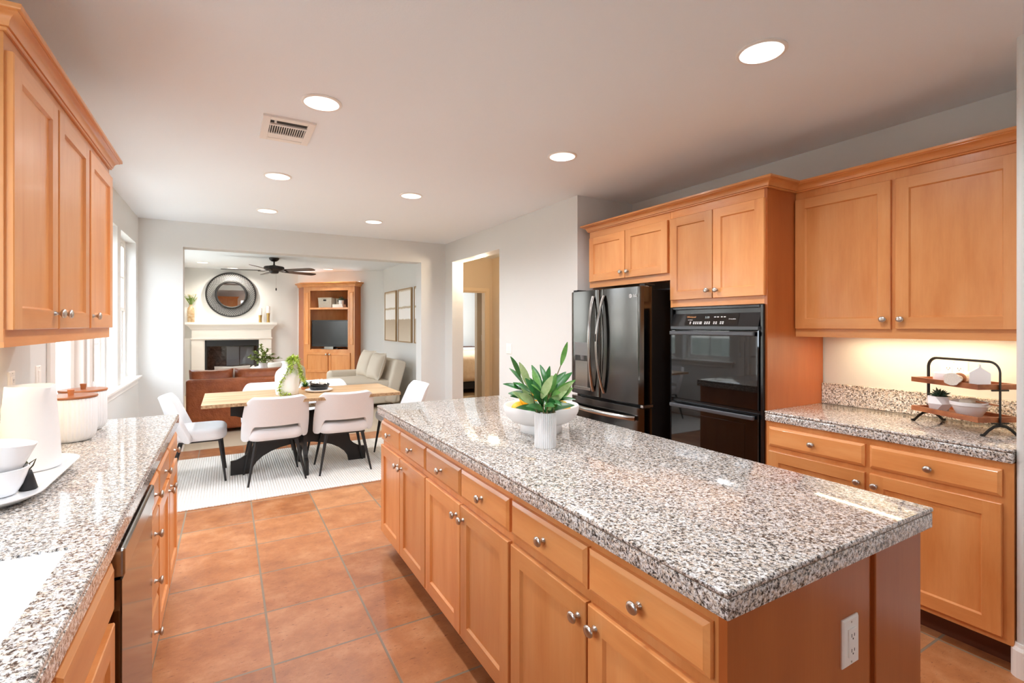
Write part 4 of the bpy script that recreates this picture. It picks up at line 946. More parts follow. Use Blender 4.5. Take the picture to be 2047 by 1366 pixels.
for z in (0.066, 0.216):
    oct_ = [(-0.205, -0.055), (-0.205, 0.055), (-0.11, 0.105), (0.11, 0.105), (0.205, 0.055), (0.205, -0.055), (0.11, -0.105), (-0.11, -0.105)]
    oct_ = [(-0.178, -0.1), (-0.178, 0.1), (0.178, 0.1), (0.178, -0.1)]
    ins = [(a * 0.94, b * 0.88) for a, b in oct_]
    m = M(); m.loft([[tfS(a, b, z - 0.006) for a, b in oct_], [tfS(a, b, z + 0.018) for a, b in oct_], [tfS(a, b, z + 0.018) for a, b in ins], [tfS(a, b, z) for a, b in ins]]); m.build('tray', tray_wood, t)
    for e in (-1, 1):
        m = M(); m.tube([tfS(e * hl, -0.04, z - 0.009), tfS(e * hl, 0.04, z - 0.009)], 0.004, 6); m.build('bracket', matte_black, t)
ZS1, ZS2 = 0.0665, 0.2165
c = tfS(-0.095, 0.0, ZS2)
t = thing('mug', 'white mug on the upper tier, farthest from the wall end', 'mug', c)
m = M(); m.lathe([(0, 0), (0.040, 0), (0.043, 0.003), (0.044, 0.044), (0.0425, 0.046), (0.041, 0.043), (0.040, 0.01), (0, 0.008)], c, 36, cap0=False, cap1=False); m.build('body', white_gloss, t, 50)
m = M(); hv = (-A); V0 = Vector(c); m.tube([V0 + hv * r + Vector((0, 0, z)) for r, z in ((0.042, 0.037), (0.058, 0.036), (0.063, 0.024), (0.056, 0.012), (0.042, 0.010))], 0.0038, 8); m.build('handle', white_gloss, t, 60)
c = tfS(-0.04, 0.045, ZS2)
t = thing('mug', 'white mug half hidden behind the first mug on the upper tier', 'mug', c)
m = M(); m.lathe([(0, 0), (0.038, 0), (0.040, 0.003), (0.041, 0.042), (0.0395, 0.044), (0.038, 0.01), (0, 0.008)], c, 36, cap0=False, cap1=False); m.build('body', white_gloss, t, 50)
c = tfS(0.035, -0.045, ZS2)
t = thing('napkin', 'rolled white napkin in a wooden ring on the upper tier', 'napkin', c)
m = M(); V0 = Vector(c); d = (A * 0.45 - Bv * 0.9).normalized(); sd = Vector((-d.y, d.x, 0)); rr = random.Random(8)
rings = []
for i in range(15):
    s = -0.085 + 0.17 * i / 14; rad = 0.010 + 0.020 * abs(s / 0.085) ** 0.8; rings.append([V0 + d * s + sd * (rad * 1.1 * math.cos(2 * PI * k / 18) * (1 + 0.14 * math.sin(5 * 2 * PI * k / 18 + i))) + Vector((0, 0, 0.0315 + (rad * math.sin(2 * PI * k / 18)))) for k in range(18)])
m.loft(rings); m.build('cloth', linen_w, t, 60)
m = M(); ro = []
for i in range(21):
    a = 2 * PI * i / 20; ro.append(V0 + sd * (0.020 * math.cos(a)) + Vector((0, 0, 0.0315 + 0.020 * math.sin(a))))
m.tube(ro, 0.0065, 10, cap=False); m.build('ring', lid_wood, t, 60)
c = tfS(0.03, 0.055, ZS2)
t = thing('figurine', 'small white rounded ornament behind the napkin on the upper tier', 'ornament', c)
m = M(); m.lathe([(0, 0), (0.022, 0), (0.026, 0.014), (0.018, 0.03), (0.013, 0.036), (0.024, 0.048), (0.026, 0.058), (0.018, 0.072), (0, 0.076)], c, 24, cap0=False, cap1=False); m.build('body', white_gloss, t, 60)
c = tfS(0.118, -0.03, ZS2)
t = thing('carton_creamer', 'white ceramic jug shaped like a milk carton on the upper tier', 'jug', c)
m = M(); q = Matrix.Rotation(R(20), 3, 'Z'); V0 = Vector(c); F = lambda x, y, z: tuple(V0 + q @ Vector((x, y, z))); h = 0.036
m.loft([[F(x, y, z) for x, y in ((-h, -h), (h, -h), (h, h), (-h, h))] for z in (0, 0.066)] + [[F(-h, -0.004, 0.092), F(h, -0.004, 0.092), F(h, 0.004, 0.092), F(-h, 0.004, 0.092)], [F(-h, -0.003, 0.106), F(h, -0.003, 0.106), F(h, 0.003, 0.106), F(-h, 0.003, 0.106)]]); b2 = m.build('body', white_gloss, t)
def succulent_pot(c, label, r=0.046, h=0.062, name='potted_succulent', hexa=True, pm=None, leafs=26, L=0.06):
    t = thing(name, label, 'plant', c); m = M(); V0 = Vector(c); n = 6 if hexa else 28
    prof = [(0.55, 0), (0.66, 0.002), (1.0, h * 0.52), (0.80, h), (0.72, h), (0.72, h - 0.008)] if hexa else [(0.8, 0), (0.86, 0.002), (1, h), (0.92, h), (0.9, h - 0.008)]
    rings = []
    for i, (k, z) in enumerate(prof): rings.append([V0 + Vector((r * k * math.cos(2 * PI * (j + (0.5 if (hexa and i == 2) else 0)) / n), r * k * math.sin(2 * PI * (j + (0.5 if (hexa and i == 2) else 0)) / n), z)) for j in range(n)])
    m.loft(rings, True, True); p = m.build('pot', pm or white_gloss, t, 20 if hexa else 50)
    rq = random.Random(int(c[0] * 1000)); m = M()
    for k in range(leafs):
        a = k * 2.4; el = 0.25 + 1.1 * k / leafs; d = (math.cos(a) * math.cos(el), math.sin(a) * math.cos(el), math.sin(el)); ll = L * (0.75 + 0.3 * rq.random())
        p0 = V0 + Vector((0, 0, h - 0.004)); pts = [p0 + Vector(d) * (ll * s) + Vector((0, 0, -0.012 * s * s)) for s in (0, 0.35, 0.7, 1)]; m.tube(pts, [0.005, 0.0062, 0.004, 0.0006], 6)
    m.build('leaves', succ_m, t, 60); return t
succulent_pot(tfS(-0.10, -0.02, ZS1), 'dark succulent in a faceted white pot on the lower tier', 0.058, 0.076)
c = tfS(0.05, -0.01, ZS1)
t = thing('batter_bowl', 'white pouring bowl with a rim on the lower tier', 'bowl', c)
m = M(); m.lathe([(0, 0), (0.042, 0), (0.046, 0.003), (0.066, 0.046), (0.069, 0.052), (0.073, 0.054), (0.075, 0.070), (0.072, 0.071), (0.064, 0.050), (0.04, 0.012), (0, 0.01)], c, 44, cap0=False, cap1=False); m.build('body', white_gloss, t, 50)
V0 = Vector(c); m = M(); m.tube([V0 + A * r + Vector((0, 0, z)) for r, z in ((0.062, 0.064), (0.080, 0.068), (0.090, 0.074))], [0.012, 0.010, 0.006], 12, flat=(1.4, 0.6)); m.build('spout', white_gloss, t, 60)
t = thing('dish_cloth', 'folded grey striped cloth with a wooden spoon in the pouring bowl', 'cloth', tuple(V0 + Vector((0, 0, 0.055))))
m = M(); cushion(m, c[0], c[1], c[2] + 0.058, c[2] + 0.082, 0.046, 0.030, 0.02, 0.011, crown=0.006); m.build('cloth', linen, t, 60)
m = M(); m.tube([V0 - A * 0.02 + Vector((0, 0, 0.076)), V0 + A * 0.06 + Vector((0, 0, 0.074)), V0 + A * 0.13 + Bv * 0.01 + Vector((0, 0, 0.070))], [0.005, 0.004, 0.0035], 8); m.build('spoon', lid_wood, t, 60)

# ---------------------------------------------------------------- dining
m = M(); m.box(-0.70, 2.12, 4.50, 6.18, 0.0005, 0.014, 0.005); o = m.build('area_rug', rug_m); tag(o, 'cream ribbed wool rug under the dining table', 'rug')
ZR = 0.0142; TX0, TX1, TY0, TY1 = -0.192, 1.50, 4.835, 5.690
t = thing('dining_table', 'rectangular dining table with a pale live-edge wood top and black plate base', 'table', (0.65, 5.26, ZR))
m = M(); rnd = random.Random(4); P = []
for i in range(25): P.append((TX0 + (TX1 - TX0) * i / 24, TY0 + rnd.uniform(-0.003, 0.003)))
P.append((TX1, TY1))
for i in range(24, -1, -1): P.append((TX0 + (TX1 - TX0) * i / 24, TY1 + rnd.uniform(-0.003, 0.003)))
m.prism([(x, y) for x, y in P], 0.749, 0.750, lambda u, v, w: (u, v, w)); m.build('tabletop', oak_table, t)
m = M(); m.prism([(x, y) for x, y in P], 0.722, 0.7488, lambda u, v, w: (u, v, w)); m.build('live_edge', oak_edge, t)
def arcs(w, zb, zt, side_r, top_r, bot_r, top_off=0.0):
    """plate outline with a concave arc bitten from each side"""
    p = []; h = w / 2
    def arc(cx, cz, rx, rz, a0, a1, k=14): return [(cx + rx * math.cos(R(a0 + (a1 - a0) * i / k)), cz + rz * math.sin(R(a0 + (a1 - a0) * i / k))) for i in range(k + 1)]
    zm = (zb + zt) / 2
    p += [(-h, zb)] + arc(0, zb, h * 0.72, bot_r, 180, 0) + [(h, zb)]
    p += arc(h, zm - 0.01, side_r, (zt - zb) * 0.30, 270, 90) + [(h, zt)]
    p += arc(0, zt, h * 0.66, top_r, 0, -180) + [(-h, zt)]
    p += arc(-h, zm - 0.01, side_r, (zt - zb) * 0.30, 90, -90)
    return p
m = M(); pl = [(u + 0.643, v) for u, v in arcs(1.24, ZR, 0.7218, 0.20, 0.16, 0.24)]; m.prism(pl, 5.298, 5.326, TY); m.build('base_plate', matte_black, t)
m = M(); pl = [(u + 5.26, v) for u, v in arcs(0.62, ZR, 0.7218, 0.12, 0.16, 0.22)]
m.prism(pl, 0.628, 0.658, TX); m.build('base_plate', matte_black, t)

def make_chair(label):
    t = thing('dining_chair', label, 'chair', (0, 0, 0), 'white upholstered dining chairs')
    m = M(); cushion(m, 0, 0.0, 0.372, 0.480, 0.235, 0.205, 0.11, 0.042, crown=0.008, n=8); m.build('seat', boucle, t, 80)
    m = M(); nu, nv = 44, 14; grid = []
    for j in range(nv + 1):
        v = j / nv; row = []
        for i in range(nu + 1):
            u = -1 + 2 * i / nu; s = abs(u)
            k = 1 / (1 + math.exp(-(s - 0.66) * 42)); zl = 0.515 * (1 - k) + 0.375 * k
            k2 = max(0, (s - 0.9) / 0.1); zl += 0.025 * k2 * k2
            zt = 0.768 - 0.07 * max(0, (s - 0.72) / 0.28) ** 2.2 + 0.010 * s * s
            z = zl + (zt - zl) * v; q = (z - 0.375) / 0.42
            hw = 0.262 - 0.030 * q + 0.014 * math.sin(PI * q); x = hw * math.sin(u * 1.15) / math.sin(1.15)
            y = -0.185 - 0.13 * q + 0.115 * (1 - math.cos(u * 1.15)) / (1 - math.cos(1.15)) * (1.15 - 0.5 * q)
            row.append(m.bm.verts.new((x, y, z)))
        grid.append(row)
    for j in range(nv):
        for i in range(nu): m.bm.faces.new((grid[j][i], grid[j][i + 1], grid[j + 1][i + 1], grid[j + 1][i]))
    b = m.build('backrest', boucle, t); so = b.modifiers.new('s', 'SOLIDIFY'); so.thickness = 0.042; so.offset = 0; bv = b.modifiers.new('b', 'BEVEL'); bv.width = 0.014; bv.segments = 3; bv.limit_method = 'ANGLE'; bv.angle_limit = R(50); bake(b)
    m = M(); m.box(-0.19, 0.19, -0.16, 0.165, 0.358, 0.374, 0.004); m.build('seat_frame', matte_black, t)
    for sx, y0, y1 in ((-1, -0.15, -0.235), (1, -0.15, -0.235), (-1, 0.15, 0.195), (1, 0.15, 0.195)):
        m = M(); m.tube([(sx * 0.165, y0, 0.366), (sx * 0.235, y1, 0.0)], [0.0165, 0.0085], 12); m.build('leg', matte_black, t, 60)
    return t
CH = [((0.375, 5.085), 3, 'white dining chair at the left of the two with their backs to the island'),
      ((0.985, 5.10), -2, 'white dining chair at the right of the two with their backs to the island'),
      ((-0.21, 5.385), -90, 'white dining chair at the left end of the table, seen from the side'),
      ((1.60, 5.26), 90, 'white dining chair at the right end of the table, beyond the island corner'),
      ((0.40, 5.80), 180, 'white dining chair across the table on the left, behind the tall vase'),
      ((0.955, 5.80), 180, 'white dining chair across the table on the right, behind the stack of bowls')]
ch0 = None
for (x, y), rz, lb in CH:
    if ch0 is None: ch = ch0 = make_chair(lb)
    else: ch = dup(ch0); ch['label'] = lb
    ch.location = (x, y, ZR); ch.rotation_euler = (0, 0, R(rz))
# on the table
ZTB = 0.7502
vc2 = (0.498, 5.22, ZTB)
t = thing('bottle_vase', 'large white bottle shaped vase on the dining table', 'vase', vc2)
m = M(); m.lathe([(0, 0), (0.094, 0), (0.099, 0.005), (0.104, 0.05), (0.108, 0.15), (0.106, 0.19), (0.096, 0.222), (0.075, 0.245), (0.052, 0.262), (0.043, 0.28), (0.042, 0.295), (0.050, 0.312), (0.055, 0.315), (0.052, 0.318), (0.040, 0.30), (0.0, 0.29)], vc2, 64, cap0=False, cap1=False); m.build('body', white_matte, t, 60)
t = thing('trailing_greenery', 'lime green trailing vine spilling out of the bottle vase', 'plant', (vc2[0], vc2[1], ZTB + 0.31))
rnd = random.Random(21); m = M(); s_ = M()
Rv = Vector((math.cos(-TH), math.sin(-TH), 0)); Fv = Vector((math.sin(TH), math.cos(TH), 0)); V0 = Vector(vc2)
def vine(pts, n, L):
    P = [V0 + Rv * a - Fv * b + Vector((0, 0, z)) for a, b, z in pts]
    s_.tube(P, 0.002, 6)
    for k in range(n):
        s = k / n * (len(P) - 1); i = int(s); p = P[i].lerp(P[i + 1], s - i)
        d = Vector((rnd.uniform(-1, 1), rnd.uniform(-1, 1), rnd.uniform(-0.5, 0.9))); m.leaf(p, d, (0.2, 0.1, 1), L * rnd.uniform(0.7, 1.3), L * 0.3, 0.2, 3)
vine([(0.0, 0, 0.30), (0.03, 0.02, 0.35), (0.06, 0.06, 0.31), (0.05, 0.115, 0.22), (0.0, 0.13, 0.13), (-0.015, 0.135, 0.06), (0.01, 0.14, 0.012), (0.10, 0.11, 0.01)], 260, 0.034)
vine([(0.0, 0, 0.30), (0.05, 0.02, 0.36), (0.10, 0.03, 0.33), (0.135, 0.04, 0.25), (0.16, 0.04, 0.17), (0.19, 0.05, 0.12)], 230, 0.036)
vine([(0.0, 0, 0.30), (0.03, -0.03, 0.36), (0.09, -0.04, 0.34), (0.125, 0.0, 0.24), (0.14, 0.02, 0.19)], 200, 0.036)
vine([(0.0, 0, 0.30), (0.04, 0.03, 0.345), (0.08, 0.07, 0.29), (0.085, 0.10, 0.22)], 170, 0.034)
s_.build('stem', stem_m, t, 60); m.build('leaves', leaf_y, t, 60)
pcn = (0.80, 5.30, ZTB)
t = thing('dinner_plate', 'large white plate under the black bowls on the dining table', 'plate', pcn)
m = M(); m.lathe([(0, 0), (0.09, 0), (0.126, 0.010), (0.134, 0.022), (0.128, 0.024), (0.118, 0.015), (0.085, 0.012), (0, 0.012)], pcn, 56, cap0=False, cap1=False); m.build('body', white_gloss, t, 60)
def black_bowl(c, label, tilt):
    q = Matrix.Rotation(tilt, 3, Vector((0.8, 0.3, 0)).normalized()); m = M()
    m.lathe([(0, 0), (0.06, 0), (0.076, 0.006), (0.088, 0.024), (0.094, 0.045), (0.090, 0.046), (0.082, 0.026), (0.06, 0.010), (0, 0.008)], (0, 0, 0), 48, tf=lambda x, y, z: tuple(q @ Vector((x, y, z)) + Vector(c)), cap0=False, cap1=False)
    o = m.build('bowl', plain('black_glaze', srgb(26, 24, 24), 0.25) if 'black_glaze' not in MATS else None, None, 60); return tag(o, label, 'bowl', 'black bowls on the plate')
MATS['black_glaze'] = bg_m = plain('black_glazed_stoneware', srgb(26, 24, 24), 0.22)
def black_bowl2(c, label, tilt):
    q = Matrix.Rotation(tilt, 3, Vector((0.5, 0.86, 0))); m = M()
    m.lathe([(0, 0), (0.06, 0), (0.078, 0.006), (0.090, 0.024), (0.096, 0.045), (0.092, 0.046), (0.082, 0.026), (0.06, 0.010), (0, 0.008)], (0, 0, 0), 48, tf=lambda x, y, z: tuple(q @ Vector((x, y, z)) + Vector(c)), cap0=False, cap1=False)
    o = m.build('bowl', bg_m, None, 60); return tag(o, label, 'bowl', 'black bowls on the plate')
black_bowl2((0.80, 5.30, ZTB + 0.0125), 'lower black bowl, sitting flat on the white plate', 0.0)
black_bowl2((0.80, 5.30, ZTB + 0.040), 'upper black bowl, tilted inside the lower one', R(9))
t = thing('napkin', 'crumpled white napkin tucked in the black bowls', 'napkin', (0.80, 5.30, ZTB + 0.06))
m = M(); rnd = random.Random(2); rings = []
for k, (r, z) in enumerate(((0.0, 0.058), (0.045, 0.06), (0.072, 0.080), (0.055, 0.100), (0.03, 0.112), (0.0, 0.118))):
    rings.append([(0.80 + r * math.cos(2 * PI * i / 26) * (1 + rnd.uniform(-0.2, 0.2)), 5.31 + r * math.sin(2 * PI * i / 26) * (1 + rnd.uniform(-0.2, 0.2)), ZTB + z + (rnd.uniform(-0.012, 0.012) if r else 0)) for i in range(26)])
m.loft(rings, False, False); m.build('cloth', linen_w, t, 60)
succ_c = (0.70, 5.52, ZTB)
t = thing('potted_succulent', 'small green plant behind the bottle vase on the table', 'plant', succ_c)
m = M(); m.lathe([(0, 0), (0.035, 0), (0.045, 0.03), (0.042, 0.032), (0, 0.026)], succ_c, 28, cap0=False, cap1=False); m.build('dish', lid_wood, t, 50)
m = M(); rnd = random.Random(6)
for k in range(34):
    a = k * 2.4; el = 0.1 + 1.3 * k / 34; m.leaf((succ_c[0], succ_c[1], ZTB + 0.026), (math.cos(a) * math.cos(el), math.sin(a) * math.cos(el), math.sin(el)), (0, 0, 1), rnd.uniform(0.05, 0.08), 0.024, 0.25, 4)
m.build('leaves', leaf_d, t, 60)

# ---------------------------------------------------------------- living room
SXa, SXb, SYb = -0.462, 0.80, 7.50
t = thing('leather_sofa', 'cognac leather sofa seen from behind, beyond the dining table', 'sofa', (0.17, 7.9, 0))
m = M(); cushion(m, (SXa + SXb) / 2, SYb + 0.09, 0.055, 0.715, (SXb - SXa) / 2, 0.09, 0.04, 0.03); b = m.build('back_panel', leather, t, 60)
m = M(); cushion(m, (SXa + SXb) / 2, SYb + 0.55, 0.055, 0.30, (SXb - SXa) / 2 - 0.002, 0.37, 0.04, 0.03); m.build('seat_base', leather, t, 60)
for x in (SXa + 0.095, SXb - 0.095):
    m = M(); cushion(m, x, SYb + 0.56, 0.06, 0.60, 0.095, 0.375, 0.06, 0.05); m.build('arm', leather, t, 60)
xm = 0.075
for x0, x1 in ((SXa + 0.02, xm - 0.004), (xm + 0.004, SXb - 0.03)):
    m = M(); cx = (x0 + x1) / 2; q = Matrix.Rotation(R(-14), 3, 'X')
    pillow(m, x1 - x0, 0.52, 0.22, lambda u, v, w, cx=cx: tuple(Vector((cx, SYb + 0.215, 0.575)) + q @ Vector((u, w, v))), 14, 5.0); m.build('back_cushion', leather, t, 80)
for x0, x1 in ((SXa + 0.195, xm), (xm + 0.004, SXb - 0.195)):
    m = M(); cushion(m, (x0 + x1) / 2, SYb + 0.60, 0.30, 0.44, (x1 - x0) / 2, 0.32, 0.06, 0.05, crown=0.01); m.build('seat_cushion', leather, t, 80)
for x in (SXa + 0.06, SXb - 0.06):
    for y in (SYb + 0.06, SYb + 0.85): m = M(); m.lathe([(0.022, 0), (0.026, 0.058)], (x, y, 0), 14); m.build('foot', dark_wood, t)
t = thing('throw_pillow', 'white pillow showing between the back cushions of the leather sofa', 'pillow', (0.02, SYb + 0.46, 0.62))
m = M(); q = Matrix.Rotation(R(-16), 3, 'X'); pillow(m, 0.44, 0.42, 0.14, lambda u, v, w: tuple(Vector((0.06, SYb + 0.415, 0.645)) + q @ Vector((u, w, v)))); m.build('cover', linen_w, t, 80)
# coffee table with its vase
t = thing('coffee_table', 'pale wood coffee table between the sofa and the fireplace', 'table', (0.75, 9.15, 0))
m = M(); m.box(0.15, 1.35, 8.85, 9.45, 0.37, 0.42, 0.006); m.build('tabletop', oak_table, t)
m = M(); m.box(0.20, 1.30, 8.90, 9.40, 0.12, 0.145, 0.004); m.build('shelf', oak_table, t)
for x in (0.19, 1.31):
    for y in (8.89, 9.41): m = M(); m.box(x - 0.03, x + 0.03, y - 0.03, y + 0.03, 0, 0.37, 0.004); m.build('leg', oak_table, t)
gv = (0.50, 8.98, 0.4205)
t = thing('white_vase', 'white vase of leafy sprigs on the coffee table, behind the sofa', 'vase', gv)
m = M(); m.lathe([(0, 0), (0.06, 0), (0.085, 0.05), (0.092, 0.16), (0.080, 0.26), (0.062, 0.33), (0.070, 0.385), (0.066, 0.386), (0.05, 0.33), (0, 0.3)], gv, 40, cap0=False, cap1=False); m.build('body', white_gloss, t, 60)
t = thing('leafy_sprigs', 'green leafy sprigs in the white vase behind the sofa', 'plant', (gv[0], gv[1], gv[2] + 0.35))
rnd = random.Random(14); m = M(); s_ = M(); V0 = Vector((gv[0], gv[1], gv[2] + 0.33))
for a, z in ((-0.24, 0.16), (-0.14, 0.24), (-0.03, 0.34), (0.08, 0.28), (0.16, 0.20), (0.26, 0.12), (0.02, 0.22), (-0.18, 0.12), (0.10, 0.14)):
    tip = V0 + Rv * a + Vector((0, rnd.uniform(-0.1, 0.1), z)); mid = V0.lerp(tip, 0.5) + Vector((0, 0, 0.05)); P = [V0, mid, tip]; s_.tube(P, 0.003, 6)
    for k in range(26):
        s = 0.5 + 1.5 * k / 26; i = int(s); p = P[i].lerp(P[min(i + 1, 2)], s - i); m.leaf(p, (rnd.uniform(-1, 1), rnd.uniform(-1, 1), rnd.uniform(-0.3, 1)), (0, 0.3, 1), rnd.uniform(0.05, 0.075), 0.032, 0.2, 3)
s_.build('stem', stem_m, t, 60); m.build('leaves', bumpy('sprig_leaf', srgb(158, 178, 92), 0.5, 30, 0.1, 0.003, srgb(126, 150, 70)), t, 60)
t = thing('armchair', 'low cream armchair in front of the fireplace', 'armchair', (0.80, 10.15, 0))
m = M(); cushion(m, 0.80, 10.15, 0.10, 0.42, 0.42, 0.38, 0.16, 0.06); m.build('seat', linen_w, t, 80)
m = M(); rings = []
for i in range(25):
    a = R(-30 + 240 * i / 24 + 180); c_ = Vector((0.80 + 0.44 * math.cos(a), 10.15 + 0.40 * math.sin(a), 0)); nx = Vector((math.cos(a), math.sin(a), 0)); zt = 0.76 - 0.12 * abs(math.cos(a + R(0))) ** 2
    rings.append([c_ + nx * (0.05 * math.cos(2 * PI * k / 14)) + Vector((0, 0, 0.10 + (zt - 0.10) * (0.5 + 0.5 * math.copysign(abs(math.sin(2 * PI * k / 14)) ** 0.4, math.sin(2 * PI * k / 14))))) for k in range(14)])
m.loft(rings); m.build('backrest', linen_w, t, 80)
for x in (0.55, 1.05):
    for y in (9.92, 10.38): m = M(); m.lathe([(0.015, 0), (0.022, 0.11)], (x, y, 0), 12); m.build('leg', dark_wood, t)

# fireplace
t = thing('fireplace', 'white fireplace surround with a black glass fronted firebox', 'fireplace', (0.09, YF - 0.1, 0))
FX0, FX1, FM = -0.632, 0.822, 0.0895; ys = YF - 0.12
m = M(); rings = []
for dx, dy, z in ((0.0, 0, 1.325), (0.02, 0.02, 1.34), (0.03, 0.03, 1.36), (0.06, 0.06, 1.395), (0.085, 0.085, 1.415), (0.092, 0.092, 1.42), (0.10, 0.10, 1.435), (0.10, 0.10, 1.475)):
    rings.append([(FX0 - dx, ys - dy, z), (FX1 + dx, ys - dy, z), (FX1 + dx, YF - 0.0005, z), (FX0 - dx, YF - 0.0005, z)])
m.loft(rings); m.build('mantel_shelf', trim_m, t)
m = M(); m.box(FX0 + 0.005, FX1 - 0.005, ys, YF - 0.0005, 1.15, 1.325); m.box(FX0 - 0.015, FX1 + 0.015, ys - 0.018, YF - 0.0005, 1.125, 1.155, 0.006, 3); m.build('frieze', tan_tile, t)
for a, b in ((FX0, -0.425), (0.60, FX1)): m = M(); m.box(a, b, ys + 0.004, YF - 0.0005, 0, 1.125, 0.003); m.build('pilaster', tan_tile, t)
m = M(); m.box(-0.425, -0.405, ys + 0.02, YF - 0.0005, 0, 1.125); m.box(0.58, 0.60, ys + 0.02, YF - 0.0005, 0, 1.125); m.box(-0.405, 0.58, ys + 0.02, YF - 0.0005, 1.108, 1.125); m.build('slip', tan_tile, t)
m = M()
for a, b, c, d in ((-0.405, -0.375, 0.05, 1.108), (0.55, 0.58, 0.05, 1.108), (-0.375, 0.55, 0.98, 1.108), (-0.375, 0.55, 0.05, 0.20)): m.box(a, b, ys + 0.05, ys + 0.075, c, d, 0.003)
m.build('firebox_frame', matte_black, t)
m = M(); m.box(-0.375, 0.55, ys + 0.060, ys + 0.064, 0.20, 0.98); m.build('glass_front', glass_m, t)
m = M(); m.box(-0.39, -0.37, ys + 0.08, YF + 0.44, 0.06, 1.10); m.box(0.55, 0.57, ys + 0.08, YF + 0.44, 0.06, 1.10); m.box(-0.37, 0.55, YF + 0.42, YF + 0.44, 0.06, 1.10); m.box(-0.37, 0.55, ys + 0.08, YF + 0.42, 0.06, 0.12); m.box(-0.37, 0.55, ys + 0.08, YF + 0.42, 1.08, 1.10); m.build('firebox', log_m, t)
m = M(); m.box(-0.02, 0.22, YF + 0.40, YF + 0.415, 0.45, 0.95); m.box(0.235, 0.50, YF + 0.40, YF + 0.415, 0.45, 0.95); m.build('reflector', panel_grey, t)
rnd = random.Random(9)
for k in range(6):
    m = M(); x0 = -0.28 + 0.06 * (k % 3); y0 = YF + 0.08 + 0.07 * (k % 3); z0 = 0.30 + 0.10 * (k // 2)
    L = 0.55 + 0.12 * rnd.random(); m.tube([(x0 + L * s, y0 + 0.10 * (rnd.random() - 0.5), z0 + 0.03 * rnd.random()) for s in (0, 0.25, 0.5, 0.75, 1)], [0.045, 0.05, 0.048, 0.052, 0.044], 10); m.build('log', log_m, t, 60)
m = M(); m.box(-0.30, 0.46, YF + 0.05, YF + 0.25, 0.18, 0.25, 0.004); m.build('grate', matte_black, t)
# mirror
t = thing('round_mirror', 'round mirror in a wide black woven frame above the mantel', 'mirror', (0.068, YF, 2.055))
mc = Vector((0.068, YF - 0.036, 2.055)); q = Matrix.Rotation(R(0.9), 3, 'X')
MP = lambda r, a, w: tuple(mc + q @ Vector((r * math.cos(a), -w, r * math.sin(a))))
def ringt(mb, r, rad, w=0.0):
    rings = [[MP(r + rad * math.cos(2 * PI * k / 12), 2 * PI * i / 96, w + rad * math.sin(2 * PI * k / 12)) for k in range(12)] for i in range(97)]; mb.loft(rings, False, False)
m = M(); ringt(m, 0.452, 0.016); m.build('outer_rim', matte_black, t, 60)
m = M(); ringt(m, 0.275, 0.022, 0.012); m.build('inner_rim', matte_black, t, 60)
m = M()
for sgn, w in ((1, 0.0), (-1, 0.009)):
    for i in range(64):
        a0 = 2 * PI * i / 64; pr = []
        for j in range(5):
            s = j / 4; r = 0.285 + (0.448 - 0.285) * s; a = a0 + sgn * 0.34 * s; hw = 0.0032 / r * (1 + 0.5 * s)
            pr.append([MP(r, a - hw, w), MP(r, a + hw, w), MP(r, a + hw, w + 0.005), MP(r, a - hw, w + 0.005)])
        m.loft(pr)
m.build('lattice', matte_black, t)
m = M(); m.loft([[MP(0.27, 2 * PI * i / 72, w) for i in range(72)] for w in (-0.004, 0.004)]); m.build('glass', mirror_m, t)
# mantel things
mz = 1.4755; my = YF - 0.13
vb = (-0.640, my, mz)
t = thing('mantel_vase', 'mottled amber glass bottle vase of small flowers on the left of the mantel', 'vase', vb)
m = M(); m.lathe([(0, 0), (0.056, 0), (0.062, 0.006), (0.062, 0.24), (0.055, 0.28), (0.032, 0.315), (0.028, 0.335), (0.038, 0.355), (0.034, 0.355), (0.024, 0.33), (0, 0.3)], vb, 36, cap0=False, cap1=False); m.build('body', vase_amber, t, 60)
t = thing('small_flowers', 'bunch of small cream flowers in the mantel vase', 'flowers', (vb[0], vb[1], mz + 0.33))
m = M(); f_ = M(); rnd = random.Random(12)
for k in range(30):
    tip = Vector((vb[0] + rnd.uniform(-0.11, 0.11), vb[1] + rnd.uniform(-0.08, 0.08), mz + 0.34 + rnd.uniform(0.12, 0.22))); m.tube([(vb[0], vb[1], mz + 0.32), tip], 0.003, 5)
    m.leaf(Vector((vb[0], vb[1], mz + 0.34)).lerp(tip, 0.5), (rnd.uniform(-1, 1), rnd.uniform(-1, 1), 1), (0.1, 0.2, 1), 0.07, 0.018, 0.2, 3)
    for j in range(7): a = j * 0.9; f_.leaf(tip, (math.cos(a), math.sin(a), 0.5), (0, 0, 1), 0.026, 0.018, 0.1, 2)
m.build('stems', bumpy('flower_stem', srgb(120, 146, 70), 0.6, 30, 0.1), t); f_.build('petals', plain('cream_petals', srgb(240, 228, 190), 0.6), t)
